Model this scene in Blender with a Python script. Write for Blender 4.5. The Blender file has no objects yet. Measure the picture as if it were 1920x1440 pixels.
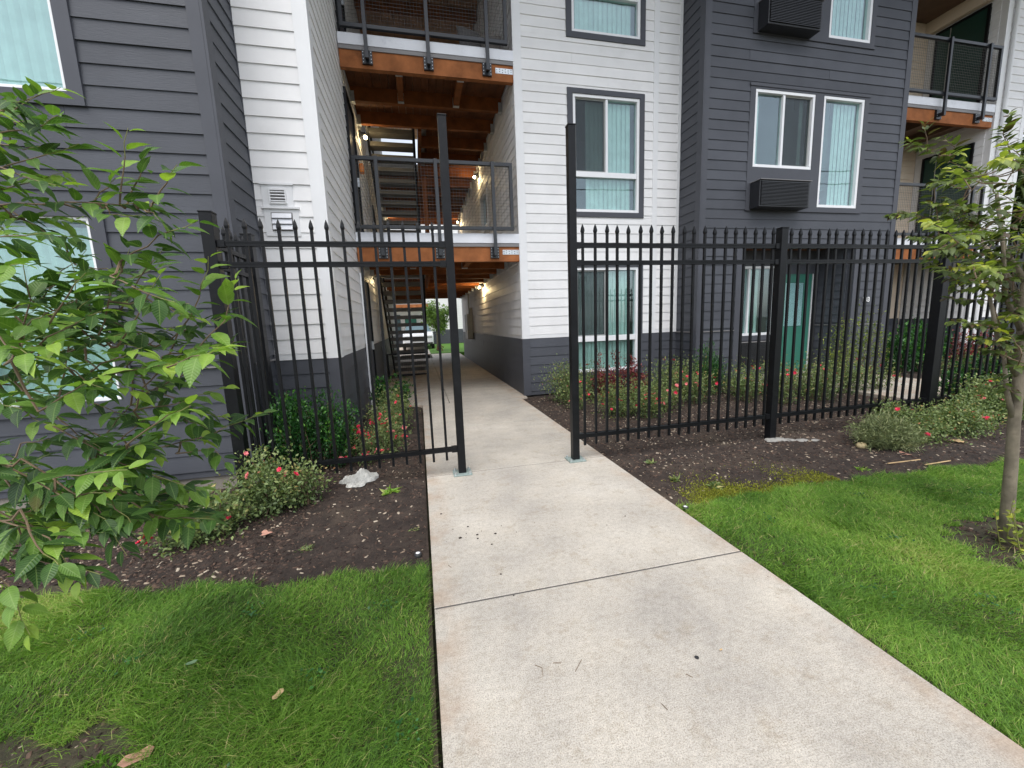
import bpy, math, random
import numpy as np
from mathutils import Vector, Matrix, noise
random.seed(7); RNG = np.random.default_rng(7)
SC = bpy.context.scene
COL = SC.collection

# ---------------------------------------------------------------- camera
cam_data = bpy.data.cameras.new('camera'); cam = bpy.data.objects.new('camera', cam_data)
COL.objects.link(cam); SC.camera = cam
cam_data.sensor_width = 36.0; cam_data.sensor_fit = 'HORIZONTAL'
cam_data.lens = 755.0 / 1920 * 36
cam_data.clip_start = 0.02; cam_data.clip_end = 500
CR = ((0.97376, -0.22443, -0.03785), (-0.07027, -0.13828, -0.9879), (0.21648, 0.96463, -0.15042))   # right, down, forward
EYE = Vector((0, 0, 1.35))
cam.matrix_world = Matrix(((CR[0][0], -CR[1][0], -CR[2][0], 0), (CR[0][1], -CR[1][1], -CR[2][1], 0),
                           (CR[0][2], -CR[1][2], -CR[2][2], 1.35), (0, 0, 0, 1)))

# ---------------------------------------------------------------- world, sun, exposure (overcast day)
W = bpy.data.worlds.new('World'); SC.world = W; W.use_nodes = True
nt = W.node_tree; nt.nodes.clear()
SUN_EL, SUN_ROT = math.radians(64), math.radians(200)
sky = nt.nodes.new('ShaderNodeTexSky'); sky.sky_type = 'NISHITA'; sky.sun_disc = False
sky.sun_elevation = SUN_EL; sky.sun_rotation = SUN_ROT; sky.air_density = 1.0; sky.dust_density = 1.5; sky.ozone_density = 1.0
hsv = nt.nodes.new('ShaderNodeHueSaturation'); hsv.inputs['Saturation'].default_value = 0.36
# soft, even cloud deck
tc = nt.nodes.new('ShaderNodeTexCoord'); nz = nt.nodes.new('ShaderNodeTexNoise')
nz.inputs['Scale'].default_value = 3.0; nz.inputs['Detail'].default_value = 5; nz.inputs['Roughness'].default_value = .55
mr = nt.nodes.new('ShaderNodeMapRange'); mr.inputs[1].default_value = .3; mr.inputs[2].default_value = .7
mr.inputs[3].default_value = .62; mr.inputs[4].default_value = 1.3
mul = nt.nodes.new('ShaderNodeMix'); mul.data_type = 'RGBA'; mul.blend_type = 'MULTIPLY'; mul.inputs[0].default_value = 1
bg = nt.nodes.new('ShaderNodeBackground'); bg.inputs[1].default_value = 0.15
out = nt.nodes.new('ShaderNodeOutputWorld')
nt.links.new(sky.outputs[0], hsv.inputs['Color']); nt.links.new(tc.outputs['Generated'], nz.inputs['Vector'])
nt.links.new(nz.outputs[0], mr.inputs[0]); nt.links.new(hsv.outputs[0], mul.inputs[6]); nt.links.new(mr.outputs[0], mul.inputs[7])
nt.links.new(mul.outputs[2], bg.inputs[0]); nt.links.new(bg.outputs[0], out.inputs[0])
sd = bpy.data.lights.new('sun', 'SUN'); sd.energy = 1.2; sd.angle = math.radians(45); sd.color = (1.0, .975, .94)
so = bpy.data.objects.new('sun', sd); COL.objects.link(so)
_d = Vector((math.cos(SUN_EL) * math.sin(SUN_ROT), math.cos(SUN_EL) * math.cos(SUN_ROT), math.sin(SUN_EL)))
so.rotation_euler = _d.to_track_quat('Z', 'Y').to_euler(); so.location = (0, -8, 14)
SC.view_settings.view_transform = 'Standard'; SC.view_settings.look = 'None'
SC.view_settings.gamma = 1; SC.view_settings.use_curve_mapping = False
SC.view_settings.exposure = 1.05
SC.cycles.max_bounces = 8; SC.cycles.transparent_max_bounces = 16

# ---------------------------------------------------------------- materials
def node_mat(name):
    m = bpy.data.materials.new(name); m.use_nodes = True
    n = m.node_tree; return m, n, n.nodes['Principled BSDF'], n.nodes['Material Output']
def rgb(c): return (c[0], c[1], c[2], 1)
def tex_noise(n, scale, vec=None, detail=4, rough=.55, stretch=None):
    t = n.nodes.new('ShaderNodeTexNoise'); t.inputs['Scale'].default_value = scale
    t.inputs['Detail'].default_value = detail; t.inputs['Roughness'].default_value = rough
    g = n.nodes.new('ShaderNodeNewGeometry')
    if stretch:
        mp = n.nodes.new('ShaderNodeMapping'); mp.inputs['Scale'].default_value = stretch
        n.links.new(g.outputs['Position'], mp.inputs['Vector']); n.links.new(mp.outputs[0], t.inputs['Vector'])
    else: n.links.new(g.outputs['Position'], t.inputs['Vector'])
    return t
def ramp(n, src, stops):
    r = n.nodes.new('ShaderNodeValToRGB'); e = r.color_ramp.elements
    while len(e) < len(stops): e.new(0.5)
    for k, (p, c) in enumerate(stops): e[k].position = p; e[k].color = rgb(c)
    n.links.new(src, r.inputs[0]); return r.outputs[0]
def mixc(n, f, a, b, mode='MIX'):
    x = n.nodes.new('ShaderNodeMix'); x.data_type = 'RGBA'; x.blend_type = mode
    for s, v in ((x.inputs[0], f), (x.inputs[6], a), (x.inputs[7], b)):
        if hasattr(v, 'links') or isinstance(v, bpy.types.NodeSocket): n.links.new(v, s)
        elif isinstance(v, (int, float)): s.default_value = v
        else: s.default_value = rgb(v)
    return x.outputs[2]
def bump(n, p, src, strength, dist=.01):
    b = n.nodes.new('ShaderNodeBump'); b.inputs['Strength'].default_value = strength; b.inputs['Distance'].default_value = dist
    n.links.new(src, b.inputs['Height']); n.links.new(b.outputs[0], p.inputs['Normal'])
def paint(name, c, rough=.6, var=.12, scale=3, bscale=60, bst=.15, stretch=None, metal=0, dirt=None, rand=0, spec=.5):
    m, n, p, o = node_mat(name)
    t = tex_noise(n, scale, detail=5)
    lo = tuple(x * (1 - var) for x in c); hi = tuple(min(1, x * (1 + var)) for x in c)
    col = ramp(n, t.outputs[0], [(.3, lo), (.7, hi)])
    if dirt:
        t2 = tex_noise(n, dirt[1], detail=6, rough=.7)
        f = n.nodes.new('ShaderNodeMapRange'); f.inputs[1].default_value = .56; f.inputs[2].default_value = .78; f.inputs[4].default_value = dirt[2]
        n.links.new(t2.outputs[0], f.inputs[0]); col = mixc(n, f.outputs[0], col, dirt[0])
    if rand:
        oi = n.nodes.new('ShaderNodeObjectInfo')
        rr = n.nodes.new('ShaderNodeMapRange'); rr.inputs[3].default_value = 1 - rand; rr.inputs[4].default_value = 1 + rand
        n.links.new(oi.outputs['Random'], rr.inputs[0]); col = mixc(n, 1.0, col, rr.outputs[0], 'MULTIPLY')
    n.links.new(col, p.inputs['Base Color']); p.inputs['Roughness'].default_value = rough; p.inputs['Metallic'].default_value = metal; p.inputs['Specular IOR Level'].default_value = spec
    t3 = tex_noise(n, bscale, detail=5, stretch=stretch)
    bump(n, p, t3.outputs[0], bst, .004)
    return m
WHITE = paint('white_siding_paint', (.80, .79, .785), .55, .05, 2.5, 14, .35, (1.2, 1.2, 12), dirt=((.55, .54, .52), 1.3, .35), rand=.035, spec=.25)
DARK = paint('charcoal_siding_paint', (.074, .078, .091), .5, .09, 2.5, 14, .45, (1.2, 1.2, 12), dirt=((.068, .069, .075), 1.6, .4), rand=.09, spec=.25)
WTRIM = paint('white_trim_paint', (.78, .78, .785), .5, .03, 3, 30, .1)
DTRIM = paint('charcoal_trim_paint', (.074, .077, .090), .5, .07, 3, 30, .12, spec=.25)
WARM_LIT = paint('warm_lit_siding', (.70, .58, .45), .55, .05, 3, 14, .3, (1.2, 1.2, 12))  # white siding in warm light; that light is put into the colour
VINYL = paint('white_vinyl', (.82, .82, .83), .3, .02, 5, 40, .03)
BLACK = paint('black_powder_coat', (.007, .0075, .009), .40, .3, 9, 120, .12, dirt=((.03, .028, .026), 22, .4), spec=.22)
RAIL = paint('dark_grey_rail_paint', (.014, .016, .020), .35, .2, 8, 90, .08)
WOOD = paint('orange_timber', (.31, .112, .04), .75, .3, 5, 9, .4, (1.5, 14, 14), dirt=((.14, .042, .010), 3, .7), spec=.2)
DECK = paint('cedar_soffit', (.13, .043, .012), .7, .35, 4, 9, .4, (14, 1.5, 14), dirt=((.10, .035, .014), 2.5, .7))
SOFFIT = paint('lit_board_soffit', (.42, .22, .11), .7, .3, 4, 9, .4, (14, 1.5, 14), spec=.2)  # lighter version of the deck boards, warm light on the top ceiling painted in
BROWN = paint('brown_plywood_soffit', (.13, .075, .045), .7, .2, 3, 20, .2)
METAL = paint('galvanised_steel', (.55, .57, .58), .4, .12, 12, 60, .1, metal=.7, dirt=((.28, .36, .34), 14, .8))
GALV_GREEN = paint('weathered_galvanised_plate', (.30, .37, .35), .5, .2, 30, 80, .2, metal=.3, dirt=((.12, .15, .14), 40, .7))
GREY = paint('light_grey_metal', (.30, .31, .30), .45, .08, 4, 60, .05)
SLABW = paint('white_metal_slab_edge', (.74, .75, .79), .4, .07, 3, 30, .1, dirt=((.40, .42, .46), 4, .6))
CONC_IN = paint('grey_floor_topping', (.34, .33, .31), .8, .1, 2, 60, .3)
FOUND = paint('concrete_foundation', (.26, .235, .20), .9, .12, 5, 60, .5, dirt=((.09, .07, .05), 6, .8))
TREAD = paint('concrete_stair_tread', (.13, .12, .105), .85, .1, 4, 60, .3)
AC = paint('black_louvre_metal', (.022, .023, .027), .4, .1, 4, 40, .05)
GREEN = paint('green_door_paint', (.045, .19, .14), .35, .06, 3, 30, .05)
DGREEN = paint('dark_green_door_paint', (.010, .045, .033), .4, .1, 3, 30, .05)
GREYSTRIP = paint('taupe_metal_strip', (.21, .20, .20), .45, .06, 4, 30, .05)
ROOM = paint('dim_room_wall', (.30, .31, .32), .9, .05, 2, 30, .05)
CURT = paint('vertical_blind_fabric', (.62, .64, .63), .8, .12, 6, 60, .1)
SCREEN = paint('insect_screen', (.06, .062, .062), .8, .05, 6, 60, .1)
CUSH = paint('grey_linen', (.09, .085, .085), .95, .2, 30, 160, .6)
CUSH2 = paint('taupe_linen', (.17, .155, .145), .95, .2, 30, 160, .6)
PLASTIC = paint('dirty_white_plastic', (.55, .54, .50), .5, .2, 12, 40, .5, dirt=((.12, .09, .06), 18, .8))
SOIL = paint('clod_soil', (.035, .027, .022), .95, .3, 40, 80, .8)
BARK = paint('tree_bark', (.21, .175, .13), .85, .3, 14, 30, .9, (2.5, 2.5, .7), dirt=((.09, .07, .05), 20, .8))
TWIG = paint('twig_bark', (.17, .115, .07), .7, .3, 20, 60, .4)
SHOOT = paint('green_shoot', (.22, .22, .07), .6, .2, 20, 60, .2)
STONE = paint('tan_stone', (.45, .36, .20), .8, .2, 20, 60, .4)
PINKP = paint('dried_pink_leaf', (.50, .26, .19), .8, .2, 25, 80, .4)
TANLEAF = paint('dried_tan_leaf', (.48, .33, .17), .8, .25, 25, 80, .4)
WHITECAR = paint('white_car_paint', (.75, .76, .78), .2, .02, 3, 30, .02)
RUBBER = paint('black_rubber', (.015, .015, .016), .7, .1, 6, 60, .2)
CARGLASS = paint('dark_car_glass', (.10, .15, .17), .08, .05, 3, 30, .0)
ORANGE = paint('orange_lamp_reflection', (.75, .22, .03), .3, .05, 6, 30, .05)  # orange of a lamp reflection, held in the colour
WEB = paint('striped_weave', (.10, .10, .10), .9, .8, 60, 60, .5)
ROLL = paint('rolled_mat', (.33, .27, .22), .9, .3, 14, 60, .5)
JOIST = paint('shaded_timber', (.21, .066, .018), .8, .3, 5, 9, .4, (1.5, 14, 14), dirt=((.07, .022, .006), 3, .7), spec=.2)  # darker copy of the beam timber; breezeway shade is in the colour
WIRE = paint('dull_steel_wire', (.12, .12, .115), .5, .1, 4, 60, .0)
NUMW = paint('white_number', (.8, .8, .8), .4, .01, 3, 10, 0)
BLINDW = paint('white_door_blind', (.85, .88, .95), .6, .03, 3, 40, .05)
PLASTB = paint('black_plastic', (.03, .03, .032), .5, .2, 8, 60, .1)

m, n, p, o = node_mat('tinted_glass'); GLASS = m
n.nodes.remove(p)
tr = n.nodes.new('ShaderNodeBsdfTransparent'); tr.inputs[0].default_value = (.815, .93, .905, 1)
gl = n.nodes.new('ShaderNodeBsdfGlossy'); gl.inputs['Roughness'].default_value = .01; gl.inputs['Color'].default_value = (.86, .93, 1, 1)
lw0 = n.nodes.new('ShaderNodeLayerWeight'); lw0.inputs[0].default_value = .5; lw = n.nodes.new('ShaderNodeMath'); lw.operation = 'POWER'; lw.inputs[1].default_value = 3.2; n.links.new(lw0.outputs['Facing'], lw.inputs[0])
t = tex_noise(n, 1.3, detail=2); b = n.nodes.new('ShaderNodeBump'); b.inputs['Strength'].default_value = .06; b.inputs['Distance'].default_value = .02
n.links.new(t.outputs[0], b.inputs['Height']); n.links.new(b.outputs[0], gl.inputs['Normal'])
ad = n.nodes.new('ShaderNodeMath'); ad.operation = 'ADD'; ad.inputs[1].default_value = .09; n.links.new(lw.outputs[0], ad.inputs[0])
mx = n.nodes.new('ShaderNodeMixShader'); n.links.new(ad.outputs[0], mx.inputs[0]); n.links.new(tr.outputs[0], mx.inputs[1]); n.links.new(gl.outputs[0], mx.inputs[2])
n.links.new(mx.outputs[0], o.inputs[0])

m, n, p, o = node_mat('lit_lamp_lens'); LAMP = m
p.inputs['Emission Color'].default_value = (1, .86, .5, 1); p.inputs['Emission Strength'].default_value = 14

# concrete path
m, n, p, o = node_mat('path_concrete'); CONC = m
t1 = tex_noise(n, 1.1, detail=6, rough=.65); c = ramp(n, t1.outputs[0], [(.3, (.36, .335, .30)), (.52, (.455, .42, .37)), (.72, (.55, .515, .46))])
t2 = tex_noise(n, 7, detail=8, rough=.75)
f = n.nodes.new('ShaderNodeMapRange'); f.inputs[1].default_value = .53; f.inputs[2].default_value = .72; f.inputs[4].default_value = .60; n.links.new(t2.outputs[0], f.inputs[0])
c = mixc(n, f.outputs[0], c, (.29, .235, .165))
t3 = tex_noise(n, 210, detail=3, rough=.8); sp = ramp(n, t3.outputs[0], [(.30, (.42, .39, .36)), (.48, (.97, .97, .97)), (.70, (1.38, 1.36, 1.32))])
c = mixc(n, 1.0, c, sp, 'MULTIPLY')
t4 = tex_noise(n, 42, detail=6, rough=.8); sp2 = ramp(n, t4.outputs[0], [(.26, (.28, .24, .20)), (.34, (1, 1, 1))]); c = mixc(n, .8, c, sp2, 'MULTIPLY')
# rust-brown tint along the outer edges of the path (soil wash)
g = n.nodes.new('ShaderNodeNewGeometry'); sx = n.nodes.new('ShaderNodeSeparateXYZ'); n.links.new(g.outputs['Position'], sx.inputs[0])
ab = n.nodes.new('ShaderNodeMath'); ab.operation = 'SUBTRACT'; ab.inputs[1].default_value = .85; n.links.new(sx.outputs[0], ab.inputs[0])
ab2 = n.nodes.new('ShaderNodeMath'); ab2.operation = 'ABSOLUTE'; n.links.new(ab.outputs[0], ab2.inputs[0])
er = n.nodes.new('ShaderNodeMapRange'); er.inputs[1].default_value = .70; er.inputs[2].default_value = .87; er.inputs[4].default_value = .75; n.links.new(ab2.outputs[0], er.inputs[0])
t5 = tex_noise(n, 5, detail=5); em = n.nodes.new('ShaderNodeMath'); em.operation = 'MULTIPLY'; n.links.new(er.outputs[0], em.inputs[0])
er2 = n.nodes.new('ShaderNodeMapRange'); er2.inputs[1].default_value = .42; er2.inputs[2].default_value = .62; n.links.new(t5.outputs[0], er2.inputs[0]); n.links.new(er2.outputs[0], em.inputs[1])
c = mixc(n, em.outputs[0], c, (.40, .30, .22))
n.links.new(c, p.inputs['Base Color']); p.inputs['Roughness'].default_value = .88
t8 = tex_noise(n, 4, detail=4, stretch=(2, 60, 1)); c8 = mixc(n, 1.0, c, ramp(n, t8.outputs[0], [(.3, (.93, .93, .92)), (.7, (1.06, 1.06, 1.06))]), 'MULTIPLY')
t7 = tex_noise(n, 2.3, detail=7, rough=.7); c8 = mixc(n, 1.0, c8, ramp(n, t7.outputs[0], [(.34, (.90, .90, .91)), (.5, (1, 1, 1)), (.66, (1.05, 1.04, 1.02))]), 'MULTIPLY')
t6 = tex_noise(n, 95, detail=4, rough=.8); c8 = mixc(n, .85, c8, ramp(n, t6.outputs[0], [(.30, (.35, .30, .24)), (.385, (1, 1, 1))]), 'MULTIPLY')
t5b = tex_noise(n, 38, detail=5, rough=.75); c8 = mixc(n, 1.0, c8, ramp(n, t5b.outputs[0], [(.3, (.82, .80, .77)), (.5, (1, 1, 1)), (.7, (1.12, 1.12, 1.11))]), 'MULTIPLY')
n.links.new(c8, p.inputs['Base Color'])
bump(n, p, t3.outputs[0], .55, .002)

def ground_mat(name, stops, scale, speck, bs=.7):
    m, n, p, o = node_mat(name)
    t1 = tex_noise(n, scale, detail=8, rough=.7); c = ramp(n, t1.outputs[0], stops)
    t2 = tex_noise(n, 60, detail=5, rough=.8); c = mixc(n, 1.0, c, ramp(n, t2.outputs[0], [(.3, (.55, .55, .55)), (.6, (1.1, 1.1, 1.1)), (.8, (1.6, 1.5, 1.4))]), 'MULTIPLY')
    if speck:
        t3 = tex_noise(n, 1.8, detail=5); f = n.nodes.new('ShaderNodeMapRange'); f.inputs[1].default_value = .52; f.inputs[2].default_value = .66; f.inputs[4].default_value = .55
        n.links.new(t3.outputs[0], f.inputs[0]); c = mixc(n, f.outputs[0], c, speck)
    n.links.new(c, p.inputs['Base Color']); p.inputs['Roughness'].default_value = .95
    bump(n, p, t2.outputs[0], bs, .012); return m
MULCH = ground_mat('bark_mulch_soil', [(.3, (.018, .012, .009)), (.52, (.042, .028, .021)), (.72, (.085, .06, .045))], 9, (.085, .062, .042), 1.0)
SOILG = ground_mat('lawn_soil', [(.3, (.035, .032, .016)), (.6, (.065, .055, .03)), (.8, (.10, .08, .05))], 12, None)
EARTH = ground_mat('earth', [(.3, (.05, .055, .03)), (.7, (.09, .09, .05))], 3, None)
MOSSM = ground_mat('moss', [(.3, (.10, .12, .015)), (.6, (.17, .18, .02)), (.8, (.26, .25, .04))], 14, None)
FARLAWN = ground_mat('far_lawn', [(.3, (.05, .13, .01)), (.7, (.10, .24, .02))], 7, None, .3)

def tint_mat(name, stops, rough=.45, transl=.25, spec=.4, veins=False):
    m, n, p, o = node_mat(name)
    a = n.nodes.new('ShaderNodeAttribute'); a.attribute_name = 'tint'
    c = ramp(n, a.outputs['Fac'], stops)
    t = tex_noise(n, 45, detail=3); c = mixc(n, 1.0, c, ramp(n, t.outputs[0], [(.3, (.78, .78, .78)), (.7, (1.18, 1.18, 1.18))]), 'MULTIPLY')
    if veins:
        uv = n.nodes.new('ShaderNodeUVMap'); uv.uv_map = 'leaf_uv'; sp = n.nodes.new('ShaderNodeSeparateXYZ'); n.links.new(uv.outputs[0], sp.inputs[0])
        def M(op, a, b=None):
            q = n.nodes.new('ShaderNodeMath'); q.operation = op
            for k, val in enumerate((a, b)):
                if val is None: continue
                if isinstance(val, (int, float)): q.inputs[k].default_value = val
                else: n.links.new(val, q.inputs[k])
            return q.outputs[0]
        ax = M('ABSOLUTE', sp.outputs[0]); mid = M('LESS_THAN', ax, .014)
        lat = M('SINE', M('MULTIPLY', M('SUBTRACT', sp.outputs[1], M('MULTIPLY', ax, .9)), 62.0)); vein = M('MAXIMUM', mid, M('MULTIPLY', M('GREATER_THAN', lat, .86), .45))
        c = mixc(n, M('MULTIPLY', vein, .38), c, (.30, .42, .14)); bump(n, p, lat, .22, .002)
        t9 = tex_noise(n, 16, detail=5); f9 = n.nodes.new('ShaderNodeMapRange'); f9.inputs[1].default_value = .66; f9.inputs[2].default_value = .74; f9.inputs[4].default_value = .55
        n.links.new(t9.outputs[0], f9.inputs[0]); c = mixc(n, f9.outputs[0], c, (.16, .10, .03))
    n.links.new(c, p.inputs['Base Color']); p.inputs['Roughness'].default_value = rough
    p.inputs['Specular IOR Level'].default_value = spec
    if transl:
        tl = n.nodes.new('ShaderNodeBsdfTranslucent'); n.links.new(mixc(n, 1.0, c, (1.3, 1.5, .6), 'MULTIPLY'), tl.inputs[0])
        mx = n.nodes.new('ShaderNodeMixShader'); mx.inputs[0].default_value = transl
        n.links.new(p.outputs[0], mx.inputs[1]); n.links.new(tl.outputs[0], mx.inputs[2]); n.links.new(mx.outputs[0], o.inputs[0])
    return m
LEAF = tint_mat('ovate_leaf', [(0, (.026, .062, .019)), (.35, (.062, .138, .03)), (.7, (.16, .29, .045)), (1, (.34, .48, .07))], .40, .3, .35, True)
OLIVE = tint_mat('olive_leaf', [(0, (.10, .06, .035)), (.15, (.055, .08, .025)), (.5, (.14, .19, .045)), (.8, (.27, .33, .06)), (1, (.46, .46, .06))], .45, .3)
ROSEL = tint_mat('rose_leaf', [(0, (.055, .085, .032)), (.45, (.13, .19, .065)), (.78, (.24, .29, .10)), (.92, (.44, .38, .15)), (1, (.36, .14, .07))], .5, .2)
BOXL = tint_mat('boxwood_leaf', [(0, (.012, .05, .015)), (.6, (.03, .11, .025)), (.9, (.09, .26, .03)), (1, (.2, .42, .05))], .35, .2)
REDL = tint_mat('dark_red_leaf', [(0, (.07, .014, .018)), (.6, (.19, .030, .038)), (1, (.40, .10, .07))], .45, .2)
PINEL = tint_mat('pine_needle', [(0, (.13, .17, .08)), (.6, (.29, .34, .16)), (1, (.48, .48, .26))], .6, .1)
CONIF = tint_mat('conifer_leaf', [(0, (.03, .05, .012)), (.6, (.06, .09, .02)), (1, (.11, .14, .03))], .6, .1)
CHIP = tint_mat('bark_chip', [(0, (.015, .009, .007)), (.5, (.05, .031, .023)), (.88, (.14, .088, .062)), (.93, (.30, .235, .17)), (1, (.46, .39, .30))], .9, 0)
GRASS = tint_mat('grass_blade', [(0, (.070, .145, .028)), (.35, (.130, .265, .036)), (.7, (.245, .405, .060)), (.88, (.42, .48, .14)), (.96, (.52, .44, .20)), (1, (.55, .42, .24))], .55, .35, .3)
PETAL = paint('red_petal', (.72, .03, .085), .55, .3, 60, 40, .1)
PETALP = paint('faded_pink_petal', (.72, .20, .20), .55, .3, 60, 40, .1)
# ---------------------------------------------------------------- object helpers
ORIG = {}
def worig(o): return ORIG.get(o.name, Vector((0, 0, 0)))
def link(o, parent=None, at=(0, 0, 0)):
    COL.objects.link(o); at = Vector(at)
    if parent is not None: o.parent = parent; o.location = at - worig(parent)
    else: o.location = at
    ORIG[o.name] = at; return o
def tag(o, label=None, cat=None, group=None, kind=None):
    for k, v in (('label', label), ('category', cat), ('group', group), ('kind', kind)):
        if v: o[k] = v
    return o
def thing(name, label, cat, loc, group=None):
    o = bpy.data.objects.new(name, None); o.empty_display_size = .1
    link(o, None, loc); return tag(o, label, cat, group)
def unit(v): v = np.asarray(v, float); return v / (np.linalg.norm(v) + 1e-12)
class MB:
    def __init__(s): s.v = []; s.f = []
    def poly(s, pts): k = len(s.v); s.v += [tuple(p) for p in pts]; s.f.append(tuple(range(k, k + len(pts)))); return s
    def hexa(s, p):      # 8 points: bottom 4 ccw, top 4 ccw
        k = len(s.v); s.v += [tuple(q) for q in p]
        for a in ((3, 2, 1, 0), (4, 5, 6, 7), (0, 1, 5, 4), (1, 2, 6, 5), (2, 3, 7, 6), (3, 0, 4, 7)): s.f.append(tuple(k + i for i in a))
        return s
    def box(s, x0, x1, y0, y1, z0, z1):
        return s.hexa([(x0, y0, z0), (x1, y0, z0), (x1, y1, z0), (x0, y1, z0), (x0, y0, z1), (x1, y0, z1), (x1, y1, z1), (x0, y1, z1)])
    def cbox(s, x0, x1, y0, y1, z0, z1, c=.004):   # box with chamfered top edge
        k = len(s.v)
        for z, d in ((z0, 0), (z1 - c, 0), (z1, c)): s.v += [(x0 + d, y0 + d, z), (x1 - d, y0 + d, z), (x1 - d, y1 - d, z), (x0 + d, y1 - d, z)]
        for l in (0, 4):
            for i in range(4): j = (i + 1) % 4; s.f.append((k + l + i, k + l + j, k + l + 4 + j, k + l + 4 + i))
        s.f.append((k + 3, k + 2, k + 1, k)); s.f.append((k + 8, k + 9, k + 10, k + 11)); return s
    def tube(s, pts, radii, n=6, cap=True):
        pts = [Vector(p) for p in pts]; k0 = len(s.v); up = Vector((0, 0, 1)); prev = None
        for i, p in enumerate(pts):
            d = (pts[min(i + 1, len(pts) - 1)] - pts[max(i - 1, 0)]).normalized()
            if prev is None: a = d.orthogonal().normalized()
            else: a = (prev - d * prev.dot(d)).normalized()
            prev = a; b = d.cross(a)
            r = radii[i] if hasattr(radii, '__len__') else radii
            for j in range(n): t = 2 * math.pi * j / n; s.v.append(tuple(p + (a * math.cos(t) + b * math.sin(t)) * r))
        for i in range(len(pts) - 1):
            for j in range(n): q = (j + 1) % n; s.f.append((k0 + i * n + j, k0 + i * n + q, k0 + (i + 1) * n + q, k0 + (i + 1) * n + j))
        if cap: s.f.append(tuple(k0 + j for j in range(n))[::-1]); s.f.append(tuple(k0 + (len(pts) - 1) * n + j for j in range(n)))
        return s
    def disc(s, c, r, n=12, z=None):
        return s.poly([(c[0] + r * math.cos(2 * math.pi * i / n), c[1] + r * math.sin(2 * math.pi * i / n), c[2]) for i in range(n)])
    def lathe(s, c, prof, n=12):
        k = len(s.v)
        for r, z in prof:
            for j in range(n): t = 2 * math.pi * j / n; s.v.append((c[0] + r * math.cos(t), c[1] + r * math.sin(t), c[2] + z))
        for i in range(len(prof) - 1):
            for j in range(n): q = (j + 1) % n; s.f.append((k + i * n + j, k + i * n + q, k + (i + 1) * n + q, k + (i + 1) * n + j))
        return s
    def build(s, name, mat, parent=None, smooth=False, bevel=0, **kw):
        me = bpy.data.meshes.new(name); me.from_pydata(s.v, [], s.f); me.update()
        if smooth: me.polygons.foreach_set('use_smooth', [True] * len(me.polygons))
        me.materials.append(mat); o = bpy.data.objects.new(name, me)
        COL.objects.link(o)
        if parent is not None: o.parent = parent; o.location = -worig(parent)
        ORIG[o.name] = Vector((0, 0, 0))
        if bevel:
            b = o.modifiers.new('bevel', 'BEVEL'); b.width = bevel; b.segments = 2; b.limit_method = 'ANGLE'
        return tag(o, **kw)
def big_mesh(name, co, faces_flat, loop_tot, tint, mat, parent=None, kind='stuff', smooth=False):
    me = bpy.data.meshes.new(name)
    me.vertices.add(len(co)); me.vertices.foreach_set('co', np.ascontiguousarray(co, dtype=np.float32).ravel())
    me.loops.add(len(faces_flat)); me.loops.foreach_set('vertex_index', np.ascontiguousarray(faces_flat, dtype=np.int32))
    n = len(loop_tot); st = np.concatenate(([0], np.cumsum(loop_tot)[:-1])).astype(np.int32)
    me.polygons.add(n); me.polygons.foreach_set('loop_start', st)
    me.update(calc_edges=True)
    if smooth: me.polygons.foreach_set('use_smooth', np.ones(n, bool))
    if tint is not None:
        a = me.attributes.new('tint', 'FLOAT', 'POINT'); a.data.foreach_set('value', np.ascontiguousarray(tint, dtype=np.float32))
    me.materials.append(mat); o = bpy.data.objects.new(name, me); COL.objects.link(o)
    if parent is not None: o.parent = parent; o.location = -worig(parent)
    ORIG[o.name] = Vector((0, 0, 0))
    if kind: o['kind'] = kind
    return o
def instances_mesh(name, tv, tf, P, X, Y, Z, S, tint, mat, parent=None, kind='stuff', smooth=False):
    """joins N copies of template (tv, tf tris/quads of equal size) placed with frames X,Y,Z (N,3), scale S (N,3) at P."""
    tv = np.asarray(tv, float); N = len(P); nv = len(tv); S = np.asarray(S, float)
    if S.ndim == 1: S = np.repeat(S[:, None], 3, 1)
    loc = tv[None, :, :] * S[:, None, :]
    co = P[:, None, :] + loc[:, :, 0:1] * X[:, None, :] + loc[:, :, 1:2] * Y[:, None, :] + loc[:, :, 2:3] * Z[:, None, :]
    lt = np.array([len(f) for f in tf]); fl = np.concatenate([np.array(f) for f in tf])
    flat = (fl[None, :] + (np.arange(N) * nv)[:, None]).ravel()
    return big_mesh(name, co.reshape(-1, 3), flat, np.tile(lt, N), np.repeat(tint, nv), mat, parent, kind, smooth)
def frames(dirs, normals):
    Y = dirs / (np.linalg.norm(dirs, axis=1, keepdims=True) + 1e-9)
    Zv = normals - (normals * Y).sum(1, keepdims=True) * Y
    Zv /= (np.linalg.norm(Zv, axis=1, keepdims=True) + 1e-9)
    return np.cross(Y, Zv), Y, Zv
def screen(p):
    d = Vector(p) - EYE
    z = d.x * CR[2][0] + d.y * CR[2][1] + d.z * CR[2][2]
    if z < .05: return None
    x = (d.x * CR[0][0] + d.y * CR[0][1] + d.z * CR[0][2]) / z * 403 + 512
    y = (d.x * CR[1][0] + d.y * CR[1][1] + d.z * CR[1][2]) / z * 403 + 384
    return x, y, z
def poly_area(ps):
    q = [screen(p) for p in ps]
    if any(a is None for a in q): return 0
    q = [(min(1024, max(0, a[0])), min(768, max(0, a[1]))) for a in q]
    return abs(sum(q[i][0] * q[(i + 1) % len(q)][1] - q[(i + 1) % len(q)][0] * q[i][1] for i in range(len(q)))) / 2

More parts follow.
